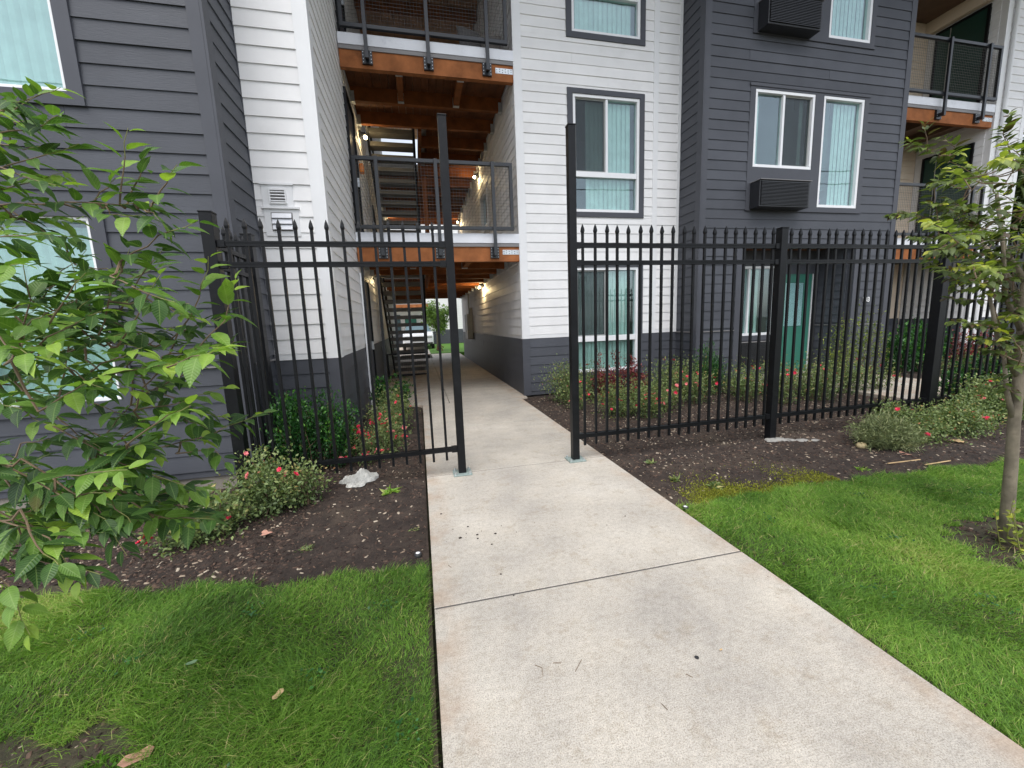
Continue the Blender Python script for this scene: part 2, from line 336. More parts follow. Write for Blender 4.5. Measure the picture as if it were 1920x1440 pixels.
# ---------------------------------------------------------------- ground, path
LEFT_B = [(-9, 3.2), (-4, 3.0), (-2.16, 2.69), (-1.62, 2.44), (-1.26, 2.36), (-.78, 2.29), (-.35, 2.27), (-.03, 2.25)]
RIGHT_B = [(1.73, 2.52), (1.88, 2.46), (2.13, 2.47), (2.88, 2.48), (3.64, 2.47), (5.02, 2.34), (8, 2.2), (14, 2.2)]
def edge_y(x, tab):
    xs, ys = zip(*tab); return np.interp(x, xs, ys) + .025 * np.sin(np.asarray(x) * 9.1) + .018 * np.sin(np.asarray(x) * 23.7 + 1)
def strip(name, x0, x1, nx, ylo, yhi, ny, zf, mat):
    xs = np.linspace(x0, x1, nx); co = []
    for j in range(ny + 1):
        t = j / ny
        y0 = ylo(xs); y1 = yhi(xs); y = y0 + (y1 - y0) * t; co.append(np.stack([xs, y, zf(xs, y)], 1))
    co = np.concatenate(co); idx = np.arange((ny + 1) * nx).reshape(ny + 1, nx)
    q = np.stack([idx[:-1, :-1], idx[:-1, 1:], idx[1:, 1:], idx[1:, :-1]], -1).reshape(-1, 4)
    return big_mesh(name, co, q.ravel(), np.full(len(q), 4), None, mat, None, 'structure', True)
def lump(x, y, a=.018):
    return a * (np.sin(x * 3.1 + y * 2.3) * .5 + np.sin(x * 7.7 - y * 5.1 + 1) * .3 + np.sin(x * 19 + y * 13) * .12 + np.sin(x * 41 - y * 37) * .07 + np.sin(x*71+y*83)*.05)
def bed_z(x, y):
    z = -.03 + lump(x, y)
    e = np.minimum(np.abs(x + .03), np.abs(x - 1.73)); z = z - .022 * np.exp(-(e / .06) ** 2)
    z = z - .12 * np.clip((-x - 1.2) / .7, 0, 1) * np.clip((y - 2.7) / 1.3, 0, 1)
    d = y - np.where(x < .8, edge_y(x, LEFT_B), edge_y(x, RIGHT_B)); w = np.exp(-np.maximum(d, 0) / .10)
    return z * (1 - w) + lawn_z(x, y) * w + .006 * (1 - w)
def lawn_z(x, y): return -.045 + lump(x, y, .010)
tag(MB().box(-150, 150, -150, 150, -1.0, -.16).build('ground', EARTH), kind='structure')
con = lambda v: (lambda x: np.full_like(x, v))
strip('mulch_bed', -9, -.035, 260, lambda x: edge_y(x, LEFT_B), con(7.1), 150, bed_z, MULCH)
strip('mulch_bed', 1.735, 14, 420, lambda x: edge_y(x, RIGHT_B), con(7.3), 150, bed_z, MULCH)
strip('lawn_soil', -9, -.035, 60, con(-4.), lambda x: edge_y(x, LEFT_B), 40, lawn_z, SOILG)
strip('lawn_soil', 1.735, 14, 80, con(-4.), lambda x: edge_y(x, RIGHT_B), 40, lawn_z, SOILG)
JOINT = paint('joint_sealant', (.10, .092, .085), .9, .2, 30, 60, .2)
path = bpy.data.objects.new('path', None); link(path, None, (.85, 1.8, 0)); path['kind'] = 'structure'
ys = [-3.45, -1.69, .06, 1.81, 3.575, 5.3, 7.0]
for y in ys[1:-1]: MB().box(-.015, 1.715, y - .0055, y + .0055, -.1, -.003).build('joint', JOINT, path)
for i in range(6): MB().cbox(-.02, 1.72, ys[i] + .006, ys[i + 1] - .006, -.14, 0, .003).build('slab', CONC, path)
pf = bpy.data.objects.new('passage_floor', None); link(pf, None, (.5, 12, 0)); pf['kind'] = 'structure'
yy = [7.0, 8.9, 10.9, 12.9, 14.9, 17.3, 19.9]
for i in range(6):
    for (a, b) in ((-.88, .435), (.445, 1.85)): MB().cbox(a, b, yy[i] + .004, yy[i + 1] - .004, -.14, 0, .002).build('slab', CONC, pf)
for (a, b, c, d) in ((7.2, 9.0, 5.56, 7.28), (6.9, 9.4, 4.25, 5.55), (9.41, 11.9, 4.25, 5.55), (11.91, 14.4, 4.25, 5.55), (14.41, 17, 4.25, 5.55)):
    MB().cbox(a, b, c, d, -.1, .03, .006).build('walkway', CONC, None, kind='structure')
MB().box(5.9, 8.56, 6.5, 7.3, -.14, .012).build('porch_floor', CONC_IN, None, kind='structure')
# courtyard beyond the passage
MB().box(-14, .50, 17.32, 60, -.14, .0).build('courtyard_pavement', CONC, None, kind='structure')
MB().box(.5, 14, 19.92, 30.2, -.14, .02).build('courtyard_lawn', FARLAWN, None, kind='structure')

# ---------------------------------------------------------------- siding
PITCH = .163; TRANS = 1.05
PLANKS = []
def subtract(rects, h):
    out = []
    for (a, b, c, d) in rects:
        if h[0] >= b - 1e-6 or h[1] <= a + 1e-6 or h[2] >= d - 1e-6 or h[3] <= c + 1e-6: out.append((a, b, c, d)); continue
        if h[2] > c + .004: out.append((a, b, c, h[2]))
        if h[3] < d - .004: out.append((a, b, h[3], d))
        c2, d2 = max(c, h[2]), min(d, h[3])
        if h[0] > a + .004: out.append((a, h[0], c2, d2))
        if h[1] < b - .004: out.append((h[1], b, c2, d2))
    return out
def wpt(axis, c, n, u, z, d):
    return (u, c + n * d, z) if axis == 'x' else (c + n * d, u, z)
def wbox(mb, axis, c, n, u0, u1, z0, z1, d0, d1):
    P = lambda u, z, d: wpt(axis, c, n, u, z, d)
    mb.hexa([P(u0, z0, d0), P(u1, z0, d0), P(u1, z0, d1), P(u0, z0, d1), P(u0, z1, d0), P(u1, z1, d0), P(u1, z1, d1), P(u0, z1, d1)]); return mb
def sheath(bld, axis, c, n, u0, u1, z0, z1, holes, mat, name='wall', back=.12):
    rects = [(u0, u1, z0, z1)]
    for h in holes: rects = subtract(rects, h)
    mb = MB()
    for r in rects: wbox(mb, axis, c, n, *r, -back, 0)
    return mb.build(name, mat, bld)
def siding(wallobj, axis, c, n, u0, u1, zlo, zhi, holes, mat, zbase, down=False, every=1.0):
    z = zbase
    if down:
        k = math.ceil((zbase - zlo) / PITCH); z = zbase - k * PITCH
    while z < zhi - .01:
        a, b = max(z, zlo), min(z + PITCH, zhi)
        rects = [(u0, u1, a, b)]
        for h in holes: rects = subtract(rects, h)
        for (p0, p1, q0, q1) in rects:
            if p1 - p0 < .01 or q1 - q0 < .01: continue
            if p1 - p0 > 2.1 and random.random() < .33:
                cut = random.uniform(p0 + .7, p1 - .7); todo = [(p0, cut - .0015), (cut + .0015, p1)]
            else: todo = [(p0, p1)]
            for (p0, p1) in todo: add_plank(axis, c, n, p0, p1, q0, q1, z, mat, wallobj)
        z += PITCH
def add_plank(axis, c, n, p0, p1, q0, q1, z, mat, wallobj):
            jt = random.uniform(-.0012, .0018); th = lambda zz: .016 + jt - .012 * (zz - z) / PITCH
            P = lambda u, zz, d: wpt(axis, c, n, u, zz, d)
            hx = [P(p0, q0, .0005), P(p1, q0, .0005), P(p1, q0, th(q0)), P(p0, q0, th(q0)), P(p0, q1, .0005), P(p1, q1, .0005), P(p1, q1, th(q1)), P(p0, q1, th(q1))]
            PLANKS.append((poly_area([hx[3], hx[2], hx[6], hx[7]]), hx, mat, wallobj))
def flush_planks(limit=292):
    PLANKS.sort(key=lambda t: -t[0])
    for a, hx, mat, w in PLANKS[:limit]:
        MB().hexa(hx).build('plank', mat, w)
    rest = {}
    for a, hx, mat, w in PLANKS[limit:]: rest.setdefault((w.name, mat.name), (w, mat, MB()))[2].hexa(hx)
    for w, mat, mb in rest.values(): mb.build('plank_rows', mat, w, kind='stuff')
def bits(name, mat, parent, lst, axis, c, n, **kw):
    mb = MB()
    for r in lst: wbox(mb, axis, c, n, *r)
    return mb.build(name, mat, parent, **kw)

B = thing('apartment_building', 'three storey apartment building with white and charcoal siding around an open timber breezeway', 'building', (2, 7.2, 0))
TOP = 8.95
def blind(parent, axis, c, n, u0, u1, z0, z1, d, gap=None, mat=None, pitch=.088):
    mb = MB(); k = int((u1 - u0) / pitch)
    for i in range(k):
        a = u0 + i * pitch
        if gap and gap[0] < a < gap[1]: continue
        o1, o2 = .012 + random.uniform(-.004, .004), .000
        P = lambda u, z, dd: wpt(axis, c, n, u, z, dd)
        mb.poly([P(a, z0, d + o1), P(a + pitch * .55, z0, d + .016), P(a + pitch * .55, z1, d + .016), P(a, z1, d + o1)])
        mb.poly([P(a + pitch * .55, z0, d + .016), P(a + pitch * 1.02, z0, d + o2), P(a + pitch * 1.02, z1, d + o2), P(a + pitch * .55, z1, d + .016)])
    return mb.build('blind', mat or CURT, parent)
def window(axis, c, n, u0, u1, z0, z1, mull=(), trans=None, screens=(), gap=None, fw=.05, room=True, label=None):
    """white vinyl window; mull = list of (u, zlo, zhi); trans=(za, zb)"""
    L = [(u0, u1, z1 - fw, z1, -.09, .012), (u0, u1, z0, z0 + fw, -.09, .012), (u0, u0 + fw, z0 + fw, z1 - fw, -.09, .012), (u1 - fw, u1, z0 + fw, z1 - fw, -.09, .012)]
    if trans: L.append((u0 + fw, u1 - fw, trans[0], trans[1], -.085, .004))
    for (mu, a, b_) in mull: L.append((mu - .022, mu + .022, a, b_, -.08, .0))
    w = bits('window', VINYL, B, L, axis, c, n, bevel=.003)
    if label: w['label'] = label
    cells = []
    us = [u0 + fw] + [m_[0] for m_ in mull] + [u1 - fw]
    if trans:
        for i in range(len(us) - 1): cells.append((us[i] + (.022 if i else 0), us[i + 1] - (.022 if i < len(us) - 2 else 0), trans[1], z1 - fw))
        cells.append((u0 + fw, u1 - fw, z0 + fw, trans[0]))
    else:
        for i in range(len(us) - 1): cells.append((us[i] + (.022 if i else 0), us[i + 1] - (.022 if i < len(us) - 2 else 0), z0 + fw, z1 - fw))
    for i, (a, b_, q, r) in enumerate(cells):
        bits('pane', GLASS, w, [(a, b_, q, r, -.052, -.046)], axis, c, n)
        if i in screens:
            f_ = .022
            bits('sash_frame', GREY, w, [(a, b_, r - f_, r, -.040, -.028), (a, b_, q, q + f_, -.040, -.028), (a, a + f_, q + f_, r - f_, -.040, -.028), (b_ - f_, b_, q + f_, r - f_, -.040, -.028)], axis, c, n)
            bits('insect_screen', SCREENM, w, [(a + f_, b_ - f_, q + f_, r - f_, -.034, -.033)], axis, c, n)
    blind(w, axis, c, n, u0 + .02, u1 - .04, z0 + .02, z1 - .06, -.12, gap)
    if room:
        D = 2.2; P = lambda u, z, d: wpt(axis, c, n, u, z, d); a, b_, q, r = u0 - .5, u1 + .5, z0 - .3, z1 + .2
        mb = MB()
        mb.poly([P(a, q, -D), P(b_, q, -D), P(b_, r, -D), P(a, r, -D)]); mb.poly([P(a, q, -.13), P(a, q, -D), P(a, r, -D), P(a, r, -.13)])
        mb.poly([P(b_, q, -.13), P(b_, q, -D), P(b_, r, -D), P(b_, r, -.13)]); mb.poly([P(a, q, -.13), P(b_, q, -.13), P(b_, q, -D), P(a, q, -D)])
        mb.poly([P(a, r, -.13), P(b_, r, -.13), P(b_, r, -D), P(a, r, -D)])
        mb.build('room_interior', ROOM, w)
    return w
m, n, p, o = node_mat('insect_screen_mesh'); SCREENM = m
p.inputs['Base Color'].default_value = (.05, .055, .06, 1); p.inputs['Roughness'].default_value = .8
tr = n.nodes.new('ShaderNodeBsdfTransparent'); mx = n.nodes.new('ShaderNodeMixShader'); mx.inputs[0].default_value = .36
n.links.new(tr.outputs[0], mx.inputs[1]); n.links.new(p.outputs[0], mx.inputs[2]); n.links.new(mx.outputs[0], o.inputs[0])
def casing(axis, c, n, outer, inner, mat, d=.022, name='window_casing'):
    (a, b_, q, r), (a2, b2, q2, r2) = outer, inner
    return bits(name, mat, B, [(a, b_, r2, r, 0.0005, d), (a, b_, q, q2, 0.0005, d), (a, a2, q2, r2, 0.0005, d), (b2, b_, q2, r2, 0.0005, d)], axis, c, n)

# ---- right white facade (Y = 7.16)
YW = 7.16
wins = [((2.763, 4.24, .28, 2.39), (2.863, 4.149, .36, 2.305), (.94, 1.04)), ((2.763, 4.24, 3.188, 5.30), (2.863, 4.149, 3.275, 5.22), (3.875, 3.965)), ((2.763, 4.24, 6.075, 8.18), (2.863, 4.149, 6.165, 8.10), (6.755, 6.845))]
inner = [w[1] for w in wins]; outer = [w[0] for w in wins]
ww = sheath(B, 'x', YW, -1, 1.85, 5.0, 0, TOP, inner, WHITE, 'front_wall')
hol = outer + [(4.42, 4.52, TRANS, TOP)]
siding(ww, 'x', YW, -1, 1.97, 4.93, TRANS + .066, TOP, hol, WHITE, TRANS + .066)
siding(ww, 'x', YW, -1, 1.97, 5.0, .0, TRANS, outer + [(4.42, 4.52, 0, TRANS)], DARK, TRANS, True)
bits('corner_board', WTRIM, B, [(1.85, 1.97, TRANS, TOP, .0005, .024), (4.93, 5.0, TRANS, TOP, .0005, .02)], 'x', YW, -1)
bits('starter_strip', WTRIM, B, [(1.97, 2.763, TRANS, TRANS + .064, .0005, .012), (4.24, 4.42, TRANS, TRANS + .064, .0005, .012), (4.52, 4.93, TRANS, TRANS + .064, .0005, .012)], 'x', YW, -1)
bits('batten', WTRIM, B, [(4.42, 4.52, TRANS, TOP, .0005, .022)], 'x', YW, -1)
bits('batten', DTRIM, B, [(4.42, 4.52, 0, TRANS - .002, .0005, .022)], 'x', YW, -1)
bits('corner_board', DTRIM, B, [(1.85, 1.97, 0, TRANS - .002, .0005, .025)], 'x', YW, -1)
for i, (o_, w_, t_) in enumerate(wins):
    casing('x', YW, -1, o_, w_, DTRIM, .03)
    window('x', YW, -1, *w_, mull=[(3.512, t_[1], w_[3] - .05)], trans=t_, screens=(0,), gap=[(2.6, 2.7), (2.6, 3.12), (2.6, 2.93)][i])
# ---- right wall of the passage (X = 1.87, faces -X)
XR = 1.85; YE = 17.3
rw = sheath(B, 'y', XR, -1, YW + .12, YE, 0, TOP, [(10.2, 11.15, 3.78, 4.6)], WHITE, 'breezeway_wall')
siding(rw, 'y', XR, -1, YW + .08, YE - .02, TRANS + .066, TOP, [(10.1, 11.25, 3.68, 4.7)], WHITE, TRANS + .066)
siding(rw, 'y', XR, -1, YW + .08, YE - .02, 0, TRANS, [], DARK, TRANS, True)
bits('corner_board', WTRIM, B, [(YW - .022, YW + .08, TRANS, TOP, .0005, .022)], 'y', XR, -1)
bits('corner_board', DTRIM, B, [(YW - .022, YW + .08, 0, TRANS - .002, .0005, .023)], 'y', XR, -1)
window('y', XR, -1, 10.2, 11.15, 3.78, 4.6, room=True)
bits('window_casing', WTRIM, B, [(10.1, 11.25, 4.6, 4.7, .0005, .03), (10.1, 11.25, 3.68, 3.78, .0005, .03), (10.1, 10.2, 3.78, 4.6, .0005, .03), (11.15, 11.25, 3.78, 4.6, .0005, .03)], 'y', XR, -1)
eb = bits('electrical_cabinet', GREY, B, [(14.0, 14.75, .84, 1.70, .02, .2)], 'y', XR, -1, bevel=.01)
bits('conduit', GREY, eb, [(14.35, 14.40, 1.70, 2.4, .05, .1), (13.97, 14.0, .95, 1.9, .02, .10)], 'y', XR, -1)
# ---- left passage wall (X = -.9, faces +X), from Y 4.95
XL = -.9
doors = [(7.3, 8.2, .0, 2.25), (7.3, 8.2, 2.9, 5.1), (7.3, 8.2, 5.78, 8.0)]
lw_ = sheath(B, 'y', XL, 1, 4.95 + .12, YE, 0, TOP, [], WHITE, 'breezeway_wall')
siding(lw_, 'y', XL, 1, 5.07, YE, TRANS + .066 - .02, TOP, doors, WHITE, TRANS + .046)
siding(lw_, 'y', XL, 1, 5.07, YE, 0, TRANS - .02, doors, DARK, TRANS - .02, True)
bits('corner_board', WTRIM, B, [(4.95 - .022, 5.07, TRANS - .02, TOP, .0005, .022)], 'y', XL, 1)
bits('corner_board', DTRIM, B, [(4.95 - .022, 5.07, 0, TRANS - .022, .0005, .023)], 'y', XL, 1)
for q in doors:
    d_ = bits('door', DTRIM, B, [(q[0] + .06, q[1] - .06, q[2], q[3] - .06, .001, .02)], 'y', XL, 1)
    bits('door_frame', BLACK, d_, [(q[0], q[0] + .06, q[2], q[3], .001, .05), (q[1] - .06, q[1], q[2], q[3], .001, .05), (q[0] + .06, q[1] - .06, q[3] - .06, q[3], .001, .05)], 'y', XL, 1)
    bits('door_handle', METAL, d_, [(q[1] - .16, q[1] - .13, q[2] + .95, q[2] + 1.1, .02, .06)], 'y', XL, 1)
bits('downspout', WTRIM, B, [(7.17, 7.235, .03, TRANS + 1.2, .02, .07)], 'y', XL, 1)
# ---- left white front (Y = 4.95) and charcoal return and front (Y = 4.26)
XD = -1.585; YD = 4.26; YL = 4.95
lf = sheath(B, 'x', YL, -1, XD - .05, XL, 0, TOP, [], WHITE, 'front_wall')
ph = [(-1.50, -1.20, 2.66, 2.885), (-1.50, -1.165, 2.36, 2.64)]
siding(lf, 'x', YL, -1, XD, -1.02, TRANS + .046, TOP, ph, WHITE, TRANS + .046)
siding(lf, 'x', YL, -1, XD, -1.02, 0, TRANS - .02, [], DARK, TRANS - .02, True)
bits('corner_board', WTRIM, B, [(-1.02, XL, TRANS - .02, TOP, .0005, .022)], 'x', YL, -1)
bits('corner_board', DTRIM, B, [(-1.02, XL, 0, TRANS - .022, .0005, .023)], 'x', YL, -1)
bits('starter_strip', WTRIM, B, [(XD + .001, -1.02, TRANS - .02, TRANS + .044, .0005, .012)], 'x', YL, -1)
# two wall vents
v1 = bits('wall_vent', WTRIM, B, [(-1.50, -1.20, 2.66, 2.885, .0005, .02), (-1.51, -1.19, 2.875, 2.895, .02, .035)], 'x', YL, -1)
bits('vent_hood', GREYSTRIP, v1, [(-1.42, -1.275, 2.69, 2.83, .02, .023)], 'x', YL, -1)
bits('vent_frame', WTRIM, v1, [(-1.42, -1.275, 2.82, 2.835, .02, .04), (-1.42, -1.275, 2.685, 2.70, .02, .04), (-1.43, -1.418, 2.685, 2.835, .02, .04), (-1.277, -1.265, 2.685, 2.835, .02, .04)], 'x', YL, -1)
for k in range(4):
    z = 2.705 + k * .030; mb = MB(); P = lambda u, zz, d: wpt('x', YL, -1, u, zz, d)
    mb.hexa([P(-1.418, z, .04), P(-1.277, z, .04), P(-1.277, z + .012, .024), P(-1.418, z + .012, .024), P(-1.418, z + .005, .042), P(-1.277, z + .005, .042), P(-1.277, z + .018, .026), P(-1.418, z + .018, .026)]).build('louvre', WTRIM, v1)
v2 = bits('wall_vent', WTRIM, B, [(-1.50, -1.165, 2.36, 2.64, .0005, .02), (-1.515, -1.15, 2.635, 2.655, .0005, .04)], 'x', YL, -1)
bits('vent_frame', GREYSTRIP, v2, [(-1.435, -1.225, 2.41, 2.60, .02, .024)], 'x', YL, -1)
for k in range(3):
    z = 2.42 + k * .058; mb = MB(); P = lambda u, zz, d: wpt('x', YL, -1, u, zz, d)
    mb.hexa([P(-1.425, z, .044), P(-1.235, z, .044), P(-1.235, z + .05, .026), P(-1.425, z + .05, .026), P(-1.425, z + .004, .048), P(-1.235, z + .004, .048), P(-1.235, z + .054, .03), P(-1.425, z + .054, .03)]).build('flap', SLABW, v2)
rt = sheath(B, 'y', XD, 1, YD + .12, YL, 0, TOP, [], DARK, 'return_wall')
siding(rt, 'y', XD, 1, YD + .1, YL - .03, TRANS + .05, TOP, [], DARK, TRANS + .05)
siding(rt, 'y', XD, 1, YD + .1, YL - .03, 0, TRANS - .01, [], DARK, TRANS - .01, True)
bits('corner_board', DTRIM, B, [(YD - .02, YD + .1, 0, TOP, .0005, .022), (YL - .03, YL - .001, 0, TOP, .0005, .016)], 'y', XD, 1)
bits('flashing', GREYSTRIP, B, [(YD + .1, YL - .03, TRANS - .01, TRANS + .006, .0005, .03)], 'y', XD, 1)
WL = [((-4.6, -2.50, 3.215, 5.3), (-4.5, -2.608, 3.315, 5.2)), ((-4.65, -2.52, .70, 2.46), (-4.55, -2.625, .80, 2.36))]
ld = sheath(B, 'x', YD, -1, -9, XD, .0, TOP, [w[1] for w in WL], DARK, 'front_wall')
siding(ld, 'x', YD, -1, -9, XD - .1, .0, TRANS - .01, [w[0] for w in WL], DARK, TRANS - .01, True)
siding(ld, 'x', YD, -1, -9, XD - .1, TRANS + .05, TOP, [w[0] for w in WL], DARK, TRANS + .05)
bits('flashing', GREYSTRIP, B, [(-2.5, XD - .1, TRANS - .01, TRANS + .004, .0005, .028)], 'x', YD, -1)
bits('corner_board', DTRIM, B, [(XD - .1, XD + .0, 0, TOP, .0005, .022)], 'x', YD, -1)
bits('foundation', FOUND, B, [(-9, XD + .0, -.3, -.002, -.1, -.012)], 'x', YD, -1)
for k, (o_, w_) in enumerate(WL):
    casing('x', YD, -1, o_, w_, DTRIM, .03)
    window('x', YD, -1, *w_, mull=[(-3.55, w_[2] + .05, w_[3] - .05)], fw=.03, gap=(-9, -9))
# ---- right charcoal block (front Y = 6.55, left side X = 5.0)
YK = 6.55; XK = 5.0; XE = 9.50
kb = sheath(B, 'y', XK, -1, YK + .12, YW, 0, TOP, [], DARK, 'return_wall')
siding(kb, 'y', XK, -1, YK + .12, YW - .03, TRANS + .05, TOP, [], DARK, TRANS + .05)
siding(kb, 'y', XK, -1, YK + .12, YW - .03, 0, TRANS - .01, [], DARK, TRANS - .01, True)
bits('flashing', GREYSTRIP, B, [(YK + .12, YW - .03, TRANS - .01, TRANS + .006, .0005, .03)], 'y', XK, -1)
bits('corner_board', DTRIM, B, [(YK - .02, YK + .12, 0, TOP, .0005, .022), (YW - .03, YW - .001, 0, TOP, .0005, .014)], 'y', XK, -1)
PORCH = (5.91, 8.55, 0, 2.63)
A1 = (6.03, 7.32, 3.95, 5.23); B1 = (7.51, 8.46, 3.295, 5.23); A2 = tuple(a + (2.88 if i > 1 else 0) for i, a in enumerate(A1)); B2 = tuple(a + (2.88 if i > 1 else 0) for i, a in enumerate(B1))
PAN1 = (5.92, 8.56, 3.20, 5.315); PAN2 = (5.92, 8.56, 6.08, 8.195)
kf = sheath(B, 'x', YK, -1, XK, XE, 0, TOP, [PORCH, A1, B1, A2, B2], DARK, 'front_wall')
hol = [PAN1, PAN2, (5.79, 8.66, 0, 2.63)]
siding(kf, 'x', YK, -1, XK + .1, XE - .12, TRANS + .05, TOP, hol, DARK, TRANS + .05)
siding(kf, 'x', YK, -1, XK + .1, XE - .12, 0, TRANS - .01, hol, DARK, TRANS - .01, True)
bits('flashing', GREYSTRIP, B, [(XK + .1, 5.79, TRANS - .01, TRANS + .006, .0005, .028), (8.66, XE - .12, TRANS - .01, TRANS + .006, .0005, .028)], 'x', YK, -1)
bits('corner_board', DTRIM, B, [(XK, XK + .1, 0, TOP, .0005, .022), (XE - .12, XE, 0, TOP, .0005, .022), (5.79, 5.91, 0, 2.63, .0005, .022), (8.55, 8.66, 0, 2.63, .0005, .022)], 'x', YK, -1)
def panel(P_, ws, zac):
    rects = [P_]
    for h in ws: rects = subtract(rects, h)
    mb = MB()
    for r in rects: wbox(mb, 'x', YK, -1, *r, .0005, .02)
    wbox(mb, 'x', YK, -1, P_[0] - .01, P_[1] + .01, P_[3] - .05, P_[3], .02, .034)
    wbox(mb, 'x', YK, -1, P_[0] - .01, P_[1] + .01, P_[2] - .0, P_[2] + .02, .02, .03)
    mb.build('window_surround', DTRIM, B)
    ac = bits('air_conditioner', AC, B, [(6.0, 7.08, zac, zac + .445, .02, .24)], 'x', YK, -1, bevel=.008)
    mb = MB(); P = lambda u, zz, d: wpt('x', YK, -1, u, zz, d)
    for k in range(17):
        z = zac + .03 + k * .0235
        mb.hexa([P(6.02, z, .262), P(7.06, z, .262), P(7.06, z + .01, .2405), P(6.02, z + .01, .2405), P(6.02, z + .009, .262), P(7.06, z + .009, .262), P(7.06, z + .018, .2405), P(6.02, z + .018, .2405)])
    mb.build('grille', AC, ac)
    bits('drip_cap', GREYSTRIP, ac, [(5.99, 7.09, zac + .446, zac + .456, .02, .27)], 'x', YK, -1)
panel(PAN1, [A1, B1], 3.215); panel(PAN2, [A2, B2], 6.095)
for (a_, b_, g1, g2) in ((A1, B1, (6.22, 7.05), (7.5, 7.80)), (A2, B2, (6.3, 7.0), (0, 0))):
    window('x', YK, -1, *a_, mull=[(6.655, a_[2] + .05, a_[3] - .05)], screens=(1,), gap=g1)
    wB = window('x', YK, -1, *b_, gap=g2)
MB().lathe((7.72, YK + .30, 3.35), [(0, 0), (.12, .0), (.15, .12), (.11, .24), (0, .28)], 14).build('cushion', paint('magenta_cloth', (.6, .12, .4), .8), None, label='bright pink cushion on the sill behind the tall second floor window', cat='cushion')
# porch recess
YP = 7.3
PW = (6.59, 7.44, .885, 2.32)
pb = sheath(B, 'x', YP, -1, 5.8, 8.66, 0, 2.75, [PW], DTRIM, 'porch_wall')
window('x', YP, -1, *PW, mull=[(6.80, PW[2] + .05, PW[3] - .05)], gap=(7.1, 7.3))
bits('window_casing', DTRIM, B, [(5.92, 7.52, 2.32, 2.40, .0005, .02), (5.92, 7.52, .78, .885, .0005, .03), (7.44, 7.52, .885, 2.32, .0005, .02)], 'x', YP, -1)
ac = bits('air_conditioner', AC, B, [(6.60, 7.46, .24, .74, .0005, .06)], 'x', YP, -1, bevel=.006)
mb = MB()
for k in range(18): wbox(mb, 'x', YP, -1, 6.63, 7.43, .26 + k * .0255, .26 + k * .0255 + .010, .0605, .078)
mb.build('grille', AC, ac); bits('drip_cap', GREYSTRIP, ac, [(6.58, 7.48, .742, .76, .0005, .09)], 'x', YP, -1)
dr = bits('door', GREEN, B, [(7.57, 8.40, .02, 1.04, -.02, .01), (7.57, 8.40, 1.97, 2.15, -.02, .01), (7.57, 7.72, 1.04, 1.97, -.02, .01), (8.20, 8.40, 1.04, 1.97, -.02, .01)], 'x', YP, -1)
bits('door_panel', GREEN, dr, [(7.72, 7.95, .18, .85, .01, .018), (8.02, 8.25, .18, .85, .01, .018)], 'x', YP, -1, bevel=.004)
bits('pane', GLASS, dr, [(7.72, 8.20, 1.04, 1.97, .005, .007)], 'x', YP, -1)
mb = MB()
for k in range(36): wbox(mb, 'x', YP, -1, 7.73, 8.19, 1.05 + k * .0255, 1.05 + k * .0255 + .021, .0008, .003)
mb.build('blind', BLINDW, dr)
bits('door_frame', DTRIM, B, [(7.50, 7.57, 0, 2.22, .0005, .03), (8.44, 8.54, 0, 2.22, .0005, .03), (7.57, 8.44, 2.15, 2.22, .0005, .03)], 'x', YP, -1)
bits('door_jamb', WTRIM, dr, [(8.41, 8.43, .02, 2.15, .0, .02)], 'x', YP, -1)
ps = sheath(B, 'y', 8.55, -1, YK + .12, YP, 0, 2.63, [], DARK, 'porch_side_wall', .1)
siding(ps, 'y', 8.55, -1, YK + .12, YP - .04, TRANS + .05, 2.63, [], DARK, TRANS + .05)
siding(ps, 'y', 8.55, -1, YK + .12, YP - .04, 0, TRANS - .01, [], DARK, TRANS - .01, True)
bits('flashing', GREYSTRIP, B, [(YK + .12, YP - .04, TRANS - .01, TRANS + .006, .0005, .03)], 'y', 8.55, -1)
sheath(B, 'y', 5.91, 1, YK + .12, YP, 0, 2.63, [], DARK, 'porch_side_wall', .1)
MB().box(5.8, 8.66, YK + .13, YP + .1, 2.635, 2.75).build('porch_ceiling', DECK, B)
# house number
tcu = bpy.data.curves.new('house_number', 'FONT'); tcu.body = '103'; tcu.size = .135; tcu.extrude = .004; tcu.offset = .002; tcu.materials.append(NUMW)
tmp = bpy.data.objects.new('number_text', tcu); COL.objects.link(tmp)
nme = bpy.data.meshes.new_from_object(tmp.evaluated_get(bpy.context.evaluated_depsgraph_get())); bpy.data.objects.remove(tmp)
tob = bpy.data.objects.new('house_number', nme); link(tob, B, (8.80, YK - .03, 1.50)); tob.rotation_euler = (math.radians(90), 0, 0)

